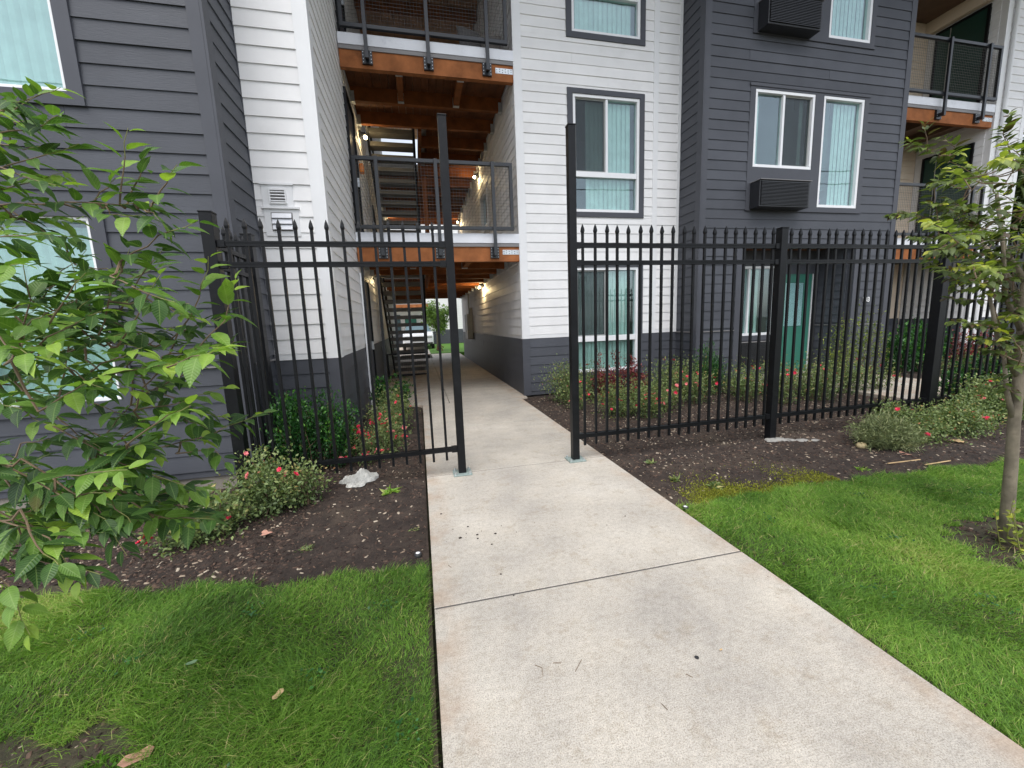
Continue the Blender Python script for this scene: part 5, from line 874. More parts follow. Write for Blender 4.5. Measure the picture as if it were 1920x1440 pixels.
shrub('sprawling light green rose bush in front of the left fence', 'rose bush', [(-1.22, 3.28, .30, .50), (-1.45, 3.02, .27, .34), (-.98, 3.38, .2, .34), (-1.62, 2.92, .2, .24)], ROSEL, .028, 4200, .55, 14, .034, group=rg, name='rose_bush')
shrub('glossy dark green boxwood hedge clump behind the left fence panel against the charcoal wall', 'shrub', [(-1.22, 4.15, .26, .82), (-.93, 4.2, .25, .80), (-1.32, 4.5, .25, .74), (-.80, 4.45, .18, .6)], BOXL, .032, 6500, .5, 0, upright=.7, name='boxwood_shrub', stems=26)
shrub('rose bush crowded with small red blooms beside the left edge of the path', 'rose bush', [(-.42, 4.35, .30, .42), (-.45, 4.9, .34, .5), (-.38, 5.5, .32, .55), (-.5, 6.05, .28, .55), (-.62, 4.2, .2, .35)], ROSEL, .024, 6500, .5, 75, .033, group=rg, name='rose_bush', fpink=.4)
shrub('small upright laurel shrub at the corner of the breezeway beside the concrete', 'shrub', [(-.62, 6.6, .17, .62), (-.34, 6.7, .15, .66)], BOXL, .05, 900, .5, 0, upright=.6, name='laurel_shrub')
shrub('dark boxwood shrub under the left ground floor window', 'shrub', [(-2.45, 3.75, .3, .42), (-2.9, 3.8, .3, .45)], BOXL, .032, 2400, .5, upright=.6, name='boxwood_shrub')
shrub('rose bush hugging the white corner of the breezeway right of the path', 'rose bush', [(2.35, 6.35, .46, .68), (2.85, 6.5, .40, .62), (2.3, 5.8, .3, .4)], ROSEL, .03, 4200, .5, 18, .036, group=rg, name='rose_bush')
shrub('dark red barberry shrub below the lower white framed window', 'shrub', [(3.05, 6.25, .25, .62), (3.45, 6.15, .3, .72), (2.95, 6.35, .12, .98), (3.25, 6.3, .14, .86)], REDL, .04, 2200, .45, 0, upright=.4, name='barberry_shrub')
shrub('low rose bush with many blooms just behind the fence right of the path', 'rose bush', [(2.75, 5.15, .44, .5), (3.25, 5.2, .46, .52), (3.0, 4.85, .3, .4), (3.6, 5.3, .25, .45)], ROSEL, .028, 5200, .5, 34, .036, group=rg, name='rose_bush')
shrub('yellowish rose bush at the inner corner of white and charcoal walls', 'rose bush', [(3.9, 5.9, .48, .68), (4.4, 6.0, .48, .68), (4.2, 5.45, .38, .55)], ROSEL, .03, 4600, .5, 24, .036, group=rg, name='rose_bush')
shrub('upright bright green conical shrub in front of the charcoal corner board', 'shrub', [(4.78, 6.0, .22, .95), (5.0, 6.05, .2, .75)], BOXL, .045, 2600, .25, upright=.9, name='conical_shrub')
shrub('rose bush below the porch window behind the second fence post', 'rose bush', [(5.35, 5.8, .46, .6), (5.9, 5.7, .46, .6), (5.0, 5.3, .34, .5)], ROSEL, .03, 4000, .5, 18, .036, group=rg, name='rose_bush')
shrub('broad rose bush in front of the green door with a red bloom near the fence', 'rose bush', [(6.3, 5.3, .5, .6), (6.95, 5.2, .5, .56), (6.0, 4.95, .38, .5), (7.4, 5.1, .3, .5), (5.4, 4.95, .32, .45)], ROSEL, .03, 5200, .5, 24, .036, group=rg, name='rose_bush')
shrub('tall airy shrub with sparse twigs beside the house number wall', 'shrub', [(7.75, 6.0, .38, 1.3), (8.25, 5.95, .35, 1.5), (7.4, 5.8, .22, .8)], OLIVE, .045, 1500, .4, upright=.3, name='airy_shrub')
shrub('bright green leafy hedge clump under the warm lit recess wall', 'shrub', [(9.9, 6.5, .35, 1.0), (10.5, 6.55, .38, 1.1), (11.1, 6.6, .3, .95)], BOXL, .07, 3800, .45, upright=.8, name='hedge_shrub')
shrub('coral red nandina shrub beyond the third fence post', 'shrub', [(11.3, 6.3, .3, .85), (12.2, 6.5, .35, .8)], REDL, .05, 2000, .4, 0, name='nandina_shrub')
shrub('low rose bush along the far edge of the side walkway', 'rose bush', [(11.0, 5.95, .35, .45), (12.0, 6.0, .5, .5), (12.9, 6.1, .4, .5), (10.2, 6.0, .3, .4)], ROSEL, .035, 3000, .5, 12, .035, group=rg, name='rose_bush')
shrub('round grey green mugo pine cushion in the bark in front of the fence', 'shrub', [(4.50, 3.02, .27, .26), (4.42, 2.95, .18, .2), (4.65, 3.05, .2, .22)], PINEL, .05, 7000, .06, upright=.3, name='mugo_pine')
shrub('wide low rose bush at the foot of the third fence post', 'rose bush', [(5.1, 3.15, .32, .30), (5.6, 3.1, .34, .30), (5.25, 3.42, .25, .34), (5.9, 3.2, .25, .28)], ROSEL, .026, 6500, .55, 9, .034, group=rg, name='rose_bush')
shrub('taller rose bush with a crimson bloom right of the third fence post', 'rose bush', [(6.55, 3.35, .38, .52), (6.1, 3.25, .28, .36), (7.0, 3.3, .3, .4)], ROSEL, .028, 5200, .55, 9, .036, group=rg, name='rose_bush')
shrub('dark glossy shrub beside the slim tree trunk at the right', 'shrub', [(7.6, 4.05, .4, .72), (7.1, 4.0, .25, .55), (8.2, 4.1, .4, .6)], BOXL, .045, 2600, .5, upright=.4, name='laurel_shrub')

# ---------------------------------------------------------------- street trees (leaves set alternately on drooping twigs)
def tree(label, trunk, radii, twigs, hubs, mat, leaf_len, lab_extra, wid=.5, seed=1, fresh=.25, objn=290, dens=.024, ztop=2.3, twigr=.0022):
    rnd = random.Random(seed)
    T = thing('street_tree', label, 'tree', trunk[0])
    MB().tube(trunk, radii, 12).build('trunk', BARK, T, smooth=True)
    hubs = [Vector(h) for h in hubs]
    def on_trunk(z):
        for a, b in zip(trunk, trunk[1:]):
            if a[2] <= z <= b[2]: return Vector(a).lerp(Vector(b), (z - a[2]) / (b[2] - a[2]))
        return Vector(trunk[-1])
    for h in hubs:
        t0 = on_trunk(max(trunk[0][2] + .35, h.z - .45)); m = t0.lerp(h, .5) + Vector((rnd.uniform(-.04, .04), rnd.uniform(-.04, .04), -.04))
        MB().tube([t0, m, h], [.016, .011, .007], 6).build('limb', BARK, T, smooth=True)
    tw = MB(); sh = MB(); P, D, Nn, ti, sz = [], [], [], [], []
    axis_pt = lambda p: (p - on_trunk(min(max(p.z, trunk[0][2]), trunk[-1][2]))).length
    nodes = [(h, axis_pt(h)) for h in hubs]
    for pts in sorted(([Vector(p) for p in t] for t in twigs), key=lambda t: axis_pt(t[0])):
        a0 = axis_pt(pts[0]); cand = [q for q, a in nodes if a < a0 + .01] or [hubs[0]]
        h = min(cand, key=lambda q: (q - pts[0]).length); m = h.lerp(pts[0], .5) + Vector((0, 0, -.01))
        if (h - pts[0]).length > .004: tw.tube([h, m, pts[0]], [twigr * 1.9, twigr * 1.6, twigr * 1.4], 5, False)
        q = [pts[0]]
        for a, b in zip(pts, pts[1:]):
            for k in range(1, 4): q.append(a.lerp(b, k / 3) + Vector((rnd.uniform(-1, 1), rnd.uniform(-1, 1), rnd.uniform(-1, 1))) * .0035)
        L_ = sum((b - a).length for a, b in zip(q, q[1:]))
        r = [twigr * (1.4 - 1.0 * i / (len(q) - 1)) for i in range(len(q))]
        c = int(len(q) * .6); tw.tube(q[:c + 1], r[:c + 1], 5, False); sh.tube(q[c:], r[c:], 5)
        nodes += [(p_, axis_pt(p_)) for p_ in q[:-2]]
        n = max(4, int(L_ / dens)); fr = rnd.random() < fresh
        for k in range(n):
            t = (k + .6) / n * (len(q) - 1); i = min(int(t), len(q) - 2); p = q[i].lerp(q[i + 1], t - i); d = (q[i + 1] - q[i]).normalized()
            side = d.cross(Vector((0, 0, 1))); side = side.normalized() if side.length > .1 else Vector((1, 0, 0))
            side = (Matrix.Rotation(rnd.uniform(-.7, .7), 3, d) @ side) * (1 if k % 2 else -1)
            end = k / n
            v = side * (1.0 - .45 * end) + d * (.45 + .5 * end) + Vector((0, 0, rnd.uniform(-.55, .22)))
            v += Vector((rnd.uniform(-.25, .25),) * 3)
            P.append(p + v.normalized() * .006); D.append(v); Nn.append(Vector((rnd.uniform(-.5, .5), rnd.uniform(-.6, .3), 1)))
            s = leaf_len * rnd.uniform(.72, 1.15) * (1 - .45 * max(0, end - .6) / .4)
            sz.append(s); b_ = rnd.gauss(.30, .18)
            if fr: b_ = .35 + .6 * end + rnd.gauss(0, .07)
            elif rnd.random() < .04: b_ = .95
            ti.append(min(1, max(0, b_)))
    tw.build('branches', TWIG, T, kind='stuff'); sh.build('shoots', SHOOT, T, kind='stuff')
    P = np.array([tuple(p) for p in P]); D = np.array([tuple(p) for p in D]); Nn = np.array([tuple(p) for p in Nn]); ti = np.array(ti); sz = np.array(sz)
    X, Y, Z = frames(D, Nn)
    area = np.zeros(len(P))
    for i in range(len(P)):
        s = screen(P[i] + Y[i] * sz[i] * .5)
        if s and 0 < s[0] < 1024 and 0 < s[1] < 768: area[i] = (sz[i] / s[2]) ** 2 * (1 if s[2] > .3 else 0)
    order = np.argsort(-area); top = order[:objn]; rest = order[objn:]
    var = []
    for b_ in np.linspace(.02, 1, 14):
        me = bpy.data.meshes.new('leaf'); me.from_pydata([tuple(v) for v in LT * np.array([wid / .5, 1, 1])], [], LF); me.update(); me.materials.append(mat)
        a = me.attributes.new('tint', 'FLOAT', 'POINT'); a.data.foreach_set('value', np.clip(np.full(len(LT), b_) + RIB, 0, 1).astype(np.float32)); me.polygons.foreach_set('use_smooth', [True] * len(me.polygons)); add_uv(me); var.append(me)
    o0 = np.array(worig(T))
    for i in top:
        o = bpy.data.objects.new('leaf', var[int(round(ti[i] * 13))]); COL.objects.link(o); o.parent = T
        s = sz[i]; p = P[i] - o0
        o.matrix_local = Matrix(((X[i][0] * s, Y[i][0] * s, Z[i][0] * s, p[0]), (X[i][1] * s, Y[i][1] * s, Z[i][1] * s, p[1]), (X[i][2] * s, Y[i][2] * s, Z[i][2] * s, p[2]), (0, 0, 0, 1)))
    if len(rest):
        instances_mesh('foliage', LT * np.array([wid / .5, 1, 1]), LF, P[rest], X[rest], Y[rest], Z[rest], sz[rest], ti[rest], mat, T, smooth=True); add_uv(bpy.data.objects[[c.name for c in T.children if c.name.startswith('foliage')][0]].data, len(rest))
    return T
tree('near street tree reaching in from the left edge with large glossy leaves', [(-2.05, 1.25, -.05), (-2.03, 1.27, .7), (-2.0, 1.3, 1.5), (-1.95, 1.33, 2.4)], [.045, .038, .03, .015], LEFT_TWIGS,
     [(-1.7, 1.25, .75), (-1.65, 1.35, 1.1), (-1.6, 1.15, 1.35), (-1.7, 1.3, 1.7), (-1.75, 1.4, 2.0), (-1.4, 1.3, .9), (-1.45, 1.2, 1.2), (-1.35, 1.0, .6), (-1.5, 1.5, 1.5), (-1.55, 1.0, .95)], LEAF, .059, '', wid=.5, seed=3, dens=.0165, twigr=.00145, fresh=.33)
RT = tree('slim street tree with bare pale trunk and small olive leaves on the right lawn', [(3.29, 1.50, -.06), (3.24, 1.5, .15), (3.19, 1.49, .45), (3.16, 1.49, .70), (3.14, 1.49, .98), (3.11, 1.5, 1.4), (3.12, 1.5, 1.8), (3.15, 1.52, 2.3)], [.044, .030, .027, .025, .023, .020, .014, .006], RIGHT_TWIGS,
     [(2.85, 1.5, 1.4), (2.8, 1.45, 1.65), (2.9, 1.55, 1.9), (3.3, 1.6, 1.6), (3.4, 1.4, 1.85), (3.05, 1.7, 1.75), (2.95, 1.3, 1.6), (3.0, 1.5, 1.15)], OLIVE, .048, '', wid=.60, seed=5, fresh=.28, dens=.0095, twigr=.0016)
# young basal shoots of the right tree
P = []; D = []; ti = []; sm = MB()
for k in range(6):
    a = random.uniform(0, 6.28); b = Vector((3.27 + .05 * math.cos(a) - .05, 1.46 + .05 * math.sin(a), -.04)); e = b + Vector((-.10 + random.uniform(-.06, .06), random.uniform(-.06, .04), random.uniform(.15, .33)))
    sm.tube([b, b.lerp(e, .5) + Vector((-.01, 0, .02)), e], [.003, .002, .001], 4)
    for j in range(11):
        P.append(tuple(b.lerp(e, j / 11))); D.append((random.uniform(-1, 1), random.uniform(-1, 1), random.uniform(-.2, .7))); ti.append(random.uniform(.6, 1))
P = np.array(P); X, Y, Z = frames(np.array(D), rand_dirs(len(P), 1)); instances_mesh('sprout_leaves', LT, LF, P, X, Y, Z, .035 * (.6 + .6 * RNG.random(len(P))), np.array(ti), OLIVE, RT)
sm.build('sprouts', SHOOT, RT, kind='stuff')

# ---------------------------------------------------------------- lawn
def in_ring(x, y): return ((x - 3.36) / .43) ** 2 + ((y - 1.48) / .27) ** 2 < 1 + .25 * np.sin(x * 31 + y * 17)
def in_patch(x, y): return ((x + 1.42) / .46) ** 2 + ((y - 1.28) / .30) ** 2 < 1 + .3 * np.sin(x * 21 + y * 13)
def vnoise(x, y, s, ph=0):
    return (np.sin(x * s + 1.3 * np.sin(y * s * .7 + ph)) + np.sin(y * s * 1.13 + 1.7 * np.sin(x * s * .8 + 2 + ph)) + np.sin((x + y) * s * .63 + ph * 2)) / 3
def blades(name, regions, lawn):
    C_, Hh, Ww, T_ = [], [], [], []
    for (x0, x1, y0, y1, dens, w) in regions:
        n = int((x1 - x0) * (y1 - y0) * dens); x = RNG.uniform(x0, x1, n); y = RNG.uniform(y0, y1, n)
        tab = LEFT_B if x1 <= 0 else RIGHT_B
        e = edge_y(x, tab) - .0 + RNG.normal(size=n) * .018
        keep = y < e
        keep &= ~in_ring(x, y) | (RNG.random(n) < .03); keep &= ~in_patch(x, y) | (RNG.random(n) < .05)
        edge = np.minimum(np.abs(x + .035), np.abs(x - 1.735)); keep &= (edge > .012 + .018 * RNG.random(n))
        thin = vnoise(x, y, 9, 1); keep &= RNG.random(n) < .78 + .3 * thin
        x, y = x[keep], y[keep]; C_.append(np.stack([x, y, lawn_z(x, y)], 1)); m = len(x)
        hh = .040 + .016 * vnoise(x, y, 5) + .010 * vnoise(x, y, 17, 2); Hh.append(np.maximum(.014, hh * RNG.uniform(.55, 1.25, m))); Ww.append(np.full(m, w) * RNG.uniform(.7, 1.25, m))
        tt = .43 + .24 * vnoise(x, y, 2.3, 4) + .20 * vnoise(x, y, 8, 3) + RNG.normal(size=m) * .17; tt = np.where(RNG.random(m) < .03 + .10 * np.clip(vnoise(x, y, 4.3, 7) * 2 - .6, 0, 1), RNG.uniform(.88, 1, m), np.clip(tt, 0, .93)); T_.append(tt)
    P = np.concatenate(C_); h = np.concatenate(Hh); w = np.concatenate(Ww); t = np.concatenate(T_); n = len(P)
    fa = 2.2 * vnoise(P[:, 0], P[:, 1], 3.3, 5) + 1.6 * vnoise(P[:, 0], P[:, 1], 13, 1) + RNG.normal(size=n) * 1.25
    ld = np.stack([np.cos(fa), np.sin(fa)], 1); lean = RNG.uniform(.4, 1.7, n) * h
    sa = RNG.uniform(0, np.pi, n); sd_ = np.stack([np.cos(sa), np.sin(sa)], 1)
    co = np.zeros((n, 7, 3))
    for lv, (tt, ww) in enumerate(((0, 1), (.4, .85), (.75, .55), (1, 0))):
        cx = P[:, 0] + ld[:, 0] * lean * tt ** 1.8; cy = P[:, 1] + ld[:, 1] * lean * tt ** 1.8; cz = P[:, 2] + h * (tt - .28 * tt * tt)
        if lv < 3:
            co[:, lv * 2, 0] = cx - sd_[:, 0] * w * ww / 2; co[:, lv * 2, 1] = cy - sd_[:, 1] * w * ww / 2; co[:, lv * 2, 2] = cz
            co[:, lv * 2 + 1, 0] = cx + sd_[:, 0] * w * ww / 2; co[:, lv * 2 + 1, 1] = cy + sd_[:, 1] * w * ww / 2; co[:, lv * 2 + 1, 2] = cz
        else: co[:, 6, 0] = cx; co[:, 6, 1] = cy; co[:, 6, 2] = cz
    tf = [0, 1, 3, 2, 2, 3, 5, 4, 4, 5, 6]; lt = [4, 4, 3]
    flat = (np.array(tf)[None] + (np.arange(n) * 7)[:, None]).ravel()
    tint = np.repeat(t, 7)
    return big_mesh(name, co.reshape(-1, 3), flat, np.tile(lt, n), tint, GRASS, None, 'stuff')
blades('grass', [(-2.4, -.04, 1.6, 2.55, 42000, .0030), (-2.0, -.04, .75, 1.6, 60000, .0023), (-5, -2.4, .5, 3.1, 5000, .005), (-2.4, -.04, -.8, .75, 7000, .004)], 0)
blades('grass', [(1.74, 5.4, 1.4, 2.6, 34000, .0034), (1.74, 3.4, .3, 1.4, 52000, .0025), (5.4, 9, .6, 2.4, 6000, .006), (3.4, 6, .1, 1.4, 9000, .005), (1.74, 4.5, -.8, .3, 6000, .004)], 0)
# moss strip and weeds where lawn meets bark
n = 34000; x = RNG.uniform(1.90, 3.3, n); y = edge_y(x, RIGHT_B) + RNG.gamma(1.5, .065, n); k_ = RNG.random(n) < (.45 + .55 * vnoise(x, y, 6, 2)) * np.clip(1.6 - np.abs(x - 2.55) * 1.7, 0, 1); x, y = x[k_], y[k_]; n = len(x)
X, Y, Z = frames(RNG.normal(size=(n, 3)) * .7 + np.array([0, 0, .8]), rand_dirs(n, .5)); instances_mesh('moss', ST, SF, np.stack([x, y, bed_z(x, y) - .002], 1), X, Y, Z, .014 * (.6 + .8 * RNG.random(n)), RNG.uniform(.55, 1, n), tint_mat('moss_tuft', [(0, (.06, .09, .01)), (.6, (.16, .18, .015)), (1, (.34, .34, .04))], .7, .2), None)
n = 4200; x = RNG.uniform(-1.45, -1.0, n); y = RNG.uniform(1.0, 1.46, n); k_ = (((x + 1.12) / .12) ** 2 + ((y - 1.24) / .2) ** 2) < 1 + .4 * RNG.random(n); x, y = x[k_], y[k_]; n = len(x)
X, Y, Z = frames(RNG.normal(size=(n, 3)) * .7 + np.array([0, 0, .9]), rand_dirs(n, .5)); instances_mesh('moss', ST, SF, np.stack([x, y, lawn_z(x, y) - .002], 1), X, Y, Z, .016 * (.6 + .8 * RNG.random(n)), RNG.uniform(.3, .7, n), tint_mat('green_moss_tuft', [(0, (.04, .11, .01)), (.6, (.08, .20, .012)), (1, (.2, .3, .04))], .7, .2), None)
# ---------------------------------------------------------------- bark chips, small litter
def chips(name, n, x0, x1, y0, y1, zf, keepf, smin=.007, smax=.034, light=.06):
    x = RNG.uniform(x0, x1, n); y = RNG.uniform(y0, y1, n); k = keepf(x, y); x, y = x[k], y[k]; n = len(x)
    tv = np.array([(-.5, -.5, 0), (.5, -.4, 0), (.4, .5, 0), (-.45, .5, 0), (-.4, -.4, .5), (.35, -.3, .6), (.3, .4, .5), (-.3, .4, .55)]); tf = [(4, 5, 6, 7), (0, 1, 5, 4), (1, 2, 6, 5), (2, 3, 7, 6), (3, 0, 4, 7)]
    X, Y, Z = frames(np.concatenate([RNG.normal(size=(n, 2)), RNG.normal(size=(n, 1)) * .25], 1), rand_dirs(n, 3)); L_ = smin + (smax - smin) * RNG.random(n) ** 2.2
    S = np.stack([L_ * RNG.uniform(.25, .6, n), L_, L_ * .35], 1); t = np.where(RNG.random(n) < light, RNG.uniform(.9, 1, n), RNG.uniform(0, .82, n))
    return instances_mesh(name, tv, tf, np.stack([x, y, zf(x, y) - .001], 1), X, Y, Z, S, t, CHIP, None)
chips('bark_chips', 52000, -3.2, -.05, 2.25, 5.0, bed_z, lambda x, y: (y > edge_y(x, LEFT_B) + .01) & (RNG.random(len(x)) < .22 + .6 * (x < -.9) + .3 * (y > 3.6)), light=.07)
chips('bark_chips', 110000, 1.75, 9.5, 2.4, 7.0, bed_z, lambda x, y: (y > edge_y(x, RIGHT_B) + .02) & (RNG.random(len(x)) < .35 + .3 * np.clip((y - 2.7) * 2, 0, 1)) & ~((x > 6.9) & (y > 4.2)), light=.11)
chips('bark_chips', 1500, 2.9, 3.8, 1.15, 1.85, lawn_z, lambda x, y: in_ring(x, y), light=.05)
chips('bark_chips', 1500, -2.0, -.9, .9, 1.65, lawn_z, lambda x, y: in_patch(x, y), light=.10, smax=.03)
n = 7000; chips('path_grit', n, 0, 1.7, .8, 6.8, lambda x, y: x * 0 + .001, lambda x, y: RNG.random(len(x)) < (.10 + .45 * vnoise(x, y, 4)) * np.where((y > 1.85) & (y < 3.5), 1, .22), .0018, .0065, .0)
def clod(x, y, s):
    mb = MB(); prof = []; k = 7
    mb.lathe((0, 0, 0), [(0, 0), (s * .9, 0), (s, s * .35), (s * .6, s * .75), (0, s * .85)], k)
    mb.v = [(a + random.uniform(-.2, .2) * s, b * random.uniform(.6, .9) + random.uniform(-.2, .2) * s, max(0, c) * .7) for a, b, c in mb.v]
    o = mb.build('dirt_clod', SOIL, None, label='small dark clod of dirt dropped on the pale concrete path', cat='dirt clod', group='dirt clods on the path'); o.location = (x, y, .001)
for (x, y, s) in ((.166, 2.424, .011), (.277, 2.432, .009), (.274, 2.385, .007), (.393, 2.411, .009), (.347, 2.292, .007), (.23, 2.554, .007), (.065, 2.797, .008), (.342, 1.983, .006), (.527, 2.391, .004), (1.124, 2.303, .004), (.37, 1.795, .005), (.97, 1.805, .005), (1.298, 2.38, .005), (.21, 2.47, .004), (.31, 2.47, .004), (.45, 2.5, .004), (.13, 2.55, .004)): clod(x, y, s)
MB().lathe((.99, 1.235, .0005), [(0, .0), (.0085, 0), (.0085, .002), (0, .002)], 12).build('gum_spot', PLASTB, None, label='round black spot of old gum on the nearest path slab', cat='gum spot')
def flat_leaf(x, y, z, s, rot, mat, label, name='fallen_leaf', lobes=5):
    mb = MB(); pts = []; k = lobes * 4
    for i in range(k): a = 2 * math.pi * i / k; r = s * (.55 + .45 * abs(math.cos(a * lobes / 2))) * random.uniform(.85, 1.1); pts.append((r * math.cos(a), r * math.sin(a) * .75, .006 + .35 * abs(r * math.cos(a)) ** 1.0 * random.uniform(.2, .6)))
    mb.v.append((0, 0, .004)); mb.v += pts
    for i in range(k): mb.f.append((0, 1 + i, 1 + (i + 1) % k))
    o = mb.build(name, mat, None, label=label, cat='leaf'); o.location = (x, y, z); o.rotation_euler = (0, 0, rot); return o
flat_leaf(-1.01, 1.40, -.035, .05, .4, PINKP, 'large curled pink leaf at the bare patch in the near left lawn', lobes=2)
flat_leaf(-.616, 1.505, -.012, .026, 1.0, TANLEAF, 'small brown leaf caught in the left lawn blades', lobes=2)
flat_leaf(5.26, 2.86, -.02, .075, .2, TANLEAF, 'pale tan maple leaf on the bark in front of the far rose bushes')
flat_leaf(4.38, 2.74, -.02, .06, 1.2, PINKP, 'pinkish torn leaf on the bark in front of the mugo pine', lobes=3)
flat_leaf(-1.10, 2.86, .0, .05, 2.2, PINKP, 'curled brown leaf below the left rose bush', lobes=3)
flat_leaf(1.104, 1.237, .001, .008, .3, TANLEAF, 'tiny tan leaf scrap on the nearest path slab', lobes=2)
flat_leaf(-1.02, 1.757, -.004, .022, .3, paint('grey_green_leaf', (.12, .2, .1), .6), 'rounded grey green weed leaf standing in the left lawn', lobes=2)
for i, (a, b) in enumerate((((4.0, 2.62), (4.35, 2.60)), ((4.25, 2.5), (4.55, 2.50)))):
    MB().tube([(a[0], a[1], -.02), (b[0], b[1], -.018)], .006, 5).build('bleached_stick', TANLEAF, None, label=('pale stick lying on the bark below the pink leaf', 'pale stick nearest the right lawn edge')[i], cat='stick')
for i, pts in enumerate((((.357, 1.369), (.38, 1.35), (.373, 1.314)), ((.43, 1.36), (.46, 1.352)), ((.50, 1.30), (.545, 1.345)), ((.742, 1.097), (.749, 1.07)), ((.07, 2.15), (.085, 2.12)), ((.9, 1.18), (.915, 1.16)))):
    MB().tube([(p[0], p[1], .002) for p in pts], .0012, 4).build('pine_straw', TWIG, None, label='thin brown straw lying on the near path slabs', cat='straw', group='straws on the path')
mb = MB().lathe((4.52 - .28, 3.02, -.02), [(0, -.01), (.04, 0), (.05, .02), (.035, .045), (0, .055)], 10); mb.build('yellow_stone', STONE, None, smooth=True, label='small yellowish stone left of the mugo pine', cat='stone')
# crumpled plastic sheet
N = 26; xs = np.linspace(-.17, .17, N); mb = MB()
for j in range(N):
    for i in range(N):
        u, v = xs[i], xs[j]; r = math.hypot(u * 1.0, v * 1.3) / .17; a = math.atan2(v, u); rr = 1 + .22 * math.sin(3 * a + 1) + .1 * math.sin(7 * a)
        z = .085 * math.exp(-((u - .035) ** 2 + (v - .02) ** 2) / .0045) + .012 * abs(math.sin(u * 60 + 3 * math.sin(v * 40))) + .012 * abs(math.sin(v * 55 - u * 38)) + .004
        k = min(1, rr / max(r, .01)); mb.v.append((u * min(1, k), v * min(1, k), z * (1 if r < rr else .15)))
for j in range(N - 1):
    for i in range(N - 1): mb.f.append((j * N + i, j * N + i + 1, (j + 1) * N + i + 1, (j + 1) * N + i))
o = mb.build('plastic_sheet', PLASTIC, None, smooth=False, label='crumpled dirty white plastic sheet under the left fence panel', cat='plastic sheet'); o.location = (-.62, 3.72, float(bed_z(np.array(-.62), np.array(3.72)))); o.rotation_euler = (0, 0, .3)
for (x, y, lab) in ((-.10, 2.36, 'round sprinkler head where the left lawn meets bark and path'), (1.80, 2.42, 'round sprinkler head at the corner of the right lawn and the path')):
    T = thing('sprinkler_head', lab, 'sprinkler', (x, y, -.04), 'sprinkler heads beside the path')
    MB().lathe((x, y, -.05), [(0, .0), (.022, 0), (.022, .028), (.016, .031), (.010, .028)], 14).build('housing', PLASTB, T, smooth=True)
    MB().lathe((x, y, -.05), [(.013, .0325), (.010, .0335), (.006, .0325), (.0, .031)], 14).build('nozzle_cap', WTRIM, T, smooth=True)
def weed(x, y, label, n=26, s=.05, mat=ROSEL):
    z = float(bed_z(np.array(x), np.array(y))); P = np.tile([x, y, z], (n, 1)) + RNG.normal(size=(n, 3)) * [.018, .012, .003]
    X, Y, Z = frames(RNG.normal(size=(n, 3)) * [1, .8, .15] + [0, 0, .45], rand_dirs(n, 2)); o = instances_mesh('weed', *small_leaf(.28), P, X, Y, Z, s * (.5 + .7 * RNG.random(n)), RNG.uniform(.4, .9, n), mat, None, kind=None); tag(o, label, 'weed')
weed(-.33, 3.36, 'small tuft of grass weed in the soil in front of the plastic sheet', 34, .07, GRASS)
weed(-.12, 2.68, 'small pale weed close to the left path edge', 14, .03)
weed(-.80, 2.62, 'tiny yellowish weed in the middle of the left bark bed', 34, .035)
weed(2.05, 3.28, 'small green weed under the first pickets right of the path', 18, .06)
weed(2.02, 2.86, 'larger green weed beside the right path edge', 30, .06); weed(2.25, 2.66, 'spreading dull weed next to the moss on the right', 60, .06)
P = []
for (wx, wy) in ((-.25, 1.9), (-.9, 2.05), (-1.3, 1.85), (-.5, 1.55), (-.7, 1.2), (-1.6, 2.1), (-.15, 1.25), (2.2, 2.1), (2.7, 1.7), (2.1, 1.35), (3.1, 2.2), (3.9, 2.0), (2.5, 1.15), (3.6, 1.1), (4.4, 1.8), (2.9, .95)):
    P.append(np.tile([wx, wy, -.008], (26, 1)) + RNG.normal(size=(26, 3)) * [.035, .035, .004])
P = np.concatenate(P); X, Y, Z = frames(RNG.normal(size=P.shape) * [1, 1, .2], rand_dirs(len(P), 3))
instances_mesh('clover', *small_leaf(.8), P, X, Y, Z, .014 * (.6 + .8 * RNG.random(len(P))), RNG.uniform(.3, .8, len(P)), BOXL, None)
weed(3.7, 2.62, 'grass tuft at the bark edge of the right lawn', 24, .05, GRASS)
# ---------------------------------------------------------------- courtyard beyond
B2 = thing('far_building', 'white and charcoal apartment building across the courtyard seen through the breezeway', 'building', (0, 30, 0))
b2w = MB().box(-12, 12, 30, 34, 0, 8.5).build('wall', WHITE, B2)
mb = MB()
for k in range(44): z = TRANS + k * PITCH; mb.hexa([(1.0, 29.986, z), (12, 29.986, z), (12, 29.999, z), (1.0, 29.999, z), (1.0, 29.997, z + PITCH), (12, 29.997, z + PITCH), (12, 29.999, z + PITCH), (1.0, 29.999, z + PITCH)])
mb.build('siding_rows', WHITE, b2w, kind='stuff')
mb = MB()
for k in range(7): z = TRANS - (k + 1) * PITCH; mb.hexa([(1.0, 29.98, z), (12, 29.98, z), (12, 29.999, z), (1.0, 29.999, z), (1.0, 29.994, z + PITCH), (12, 29.994, z + PITCH), (12, 29.999, z + PITCH), (1.0, 29.999, z + PITCH)])
mb.build('charcoal_siding_rows', DARK, b2w, kind='stuff')
MB().box(-3.5, .75, 27.9, 28.1, 2.5, 2.8).build('timber_beam', WOOD, B2); MB().box(-3.5, .75, 28.1, 29.98, 2.78, 2.9).build('balcony_floor', CONC_IN, B2)
MB().box(-3.5, .75, 27.9, 27.94, 3.8, 3.85).box(.55, .6, 27.9, 27.94, 2.9, 3.8).box(-1.4, -1.35, 27.9, 27.94, 2.9, 3.8).box(-3.5, -3.45, 27.9, 27.94, 2.9, 3.8).build('railing', RAIL, B2)
MB().box(-3.0, -1.2, 29.95, 29.99, .9, 2.2).build('window', CARGLASS, B2)
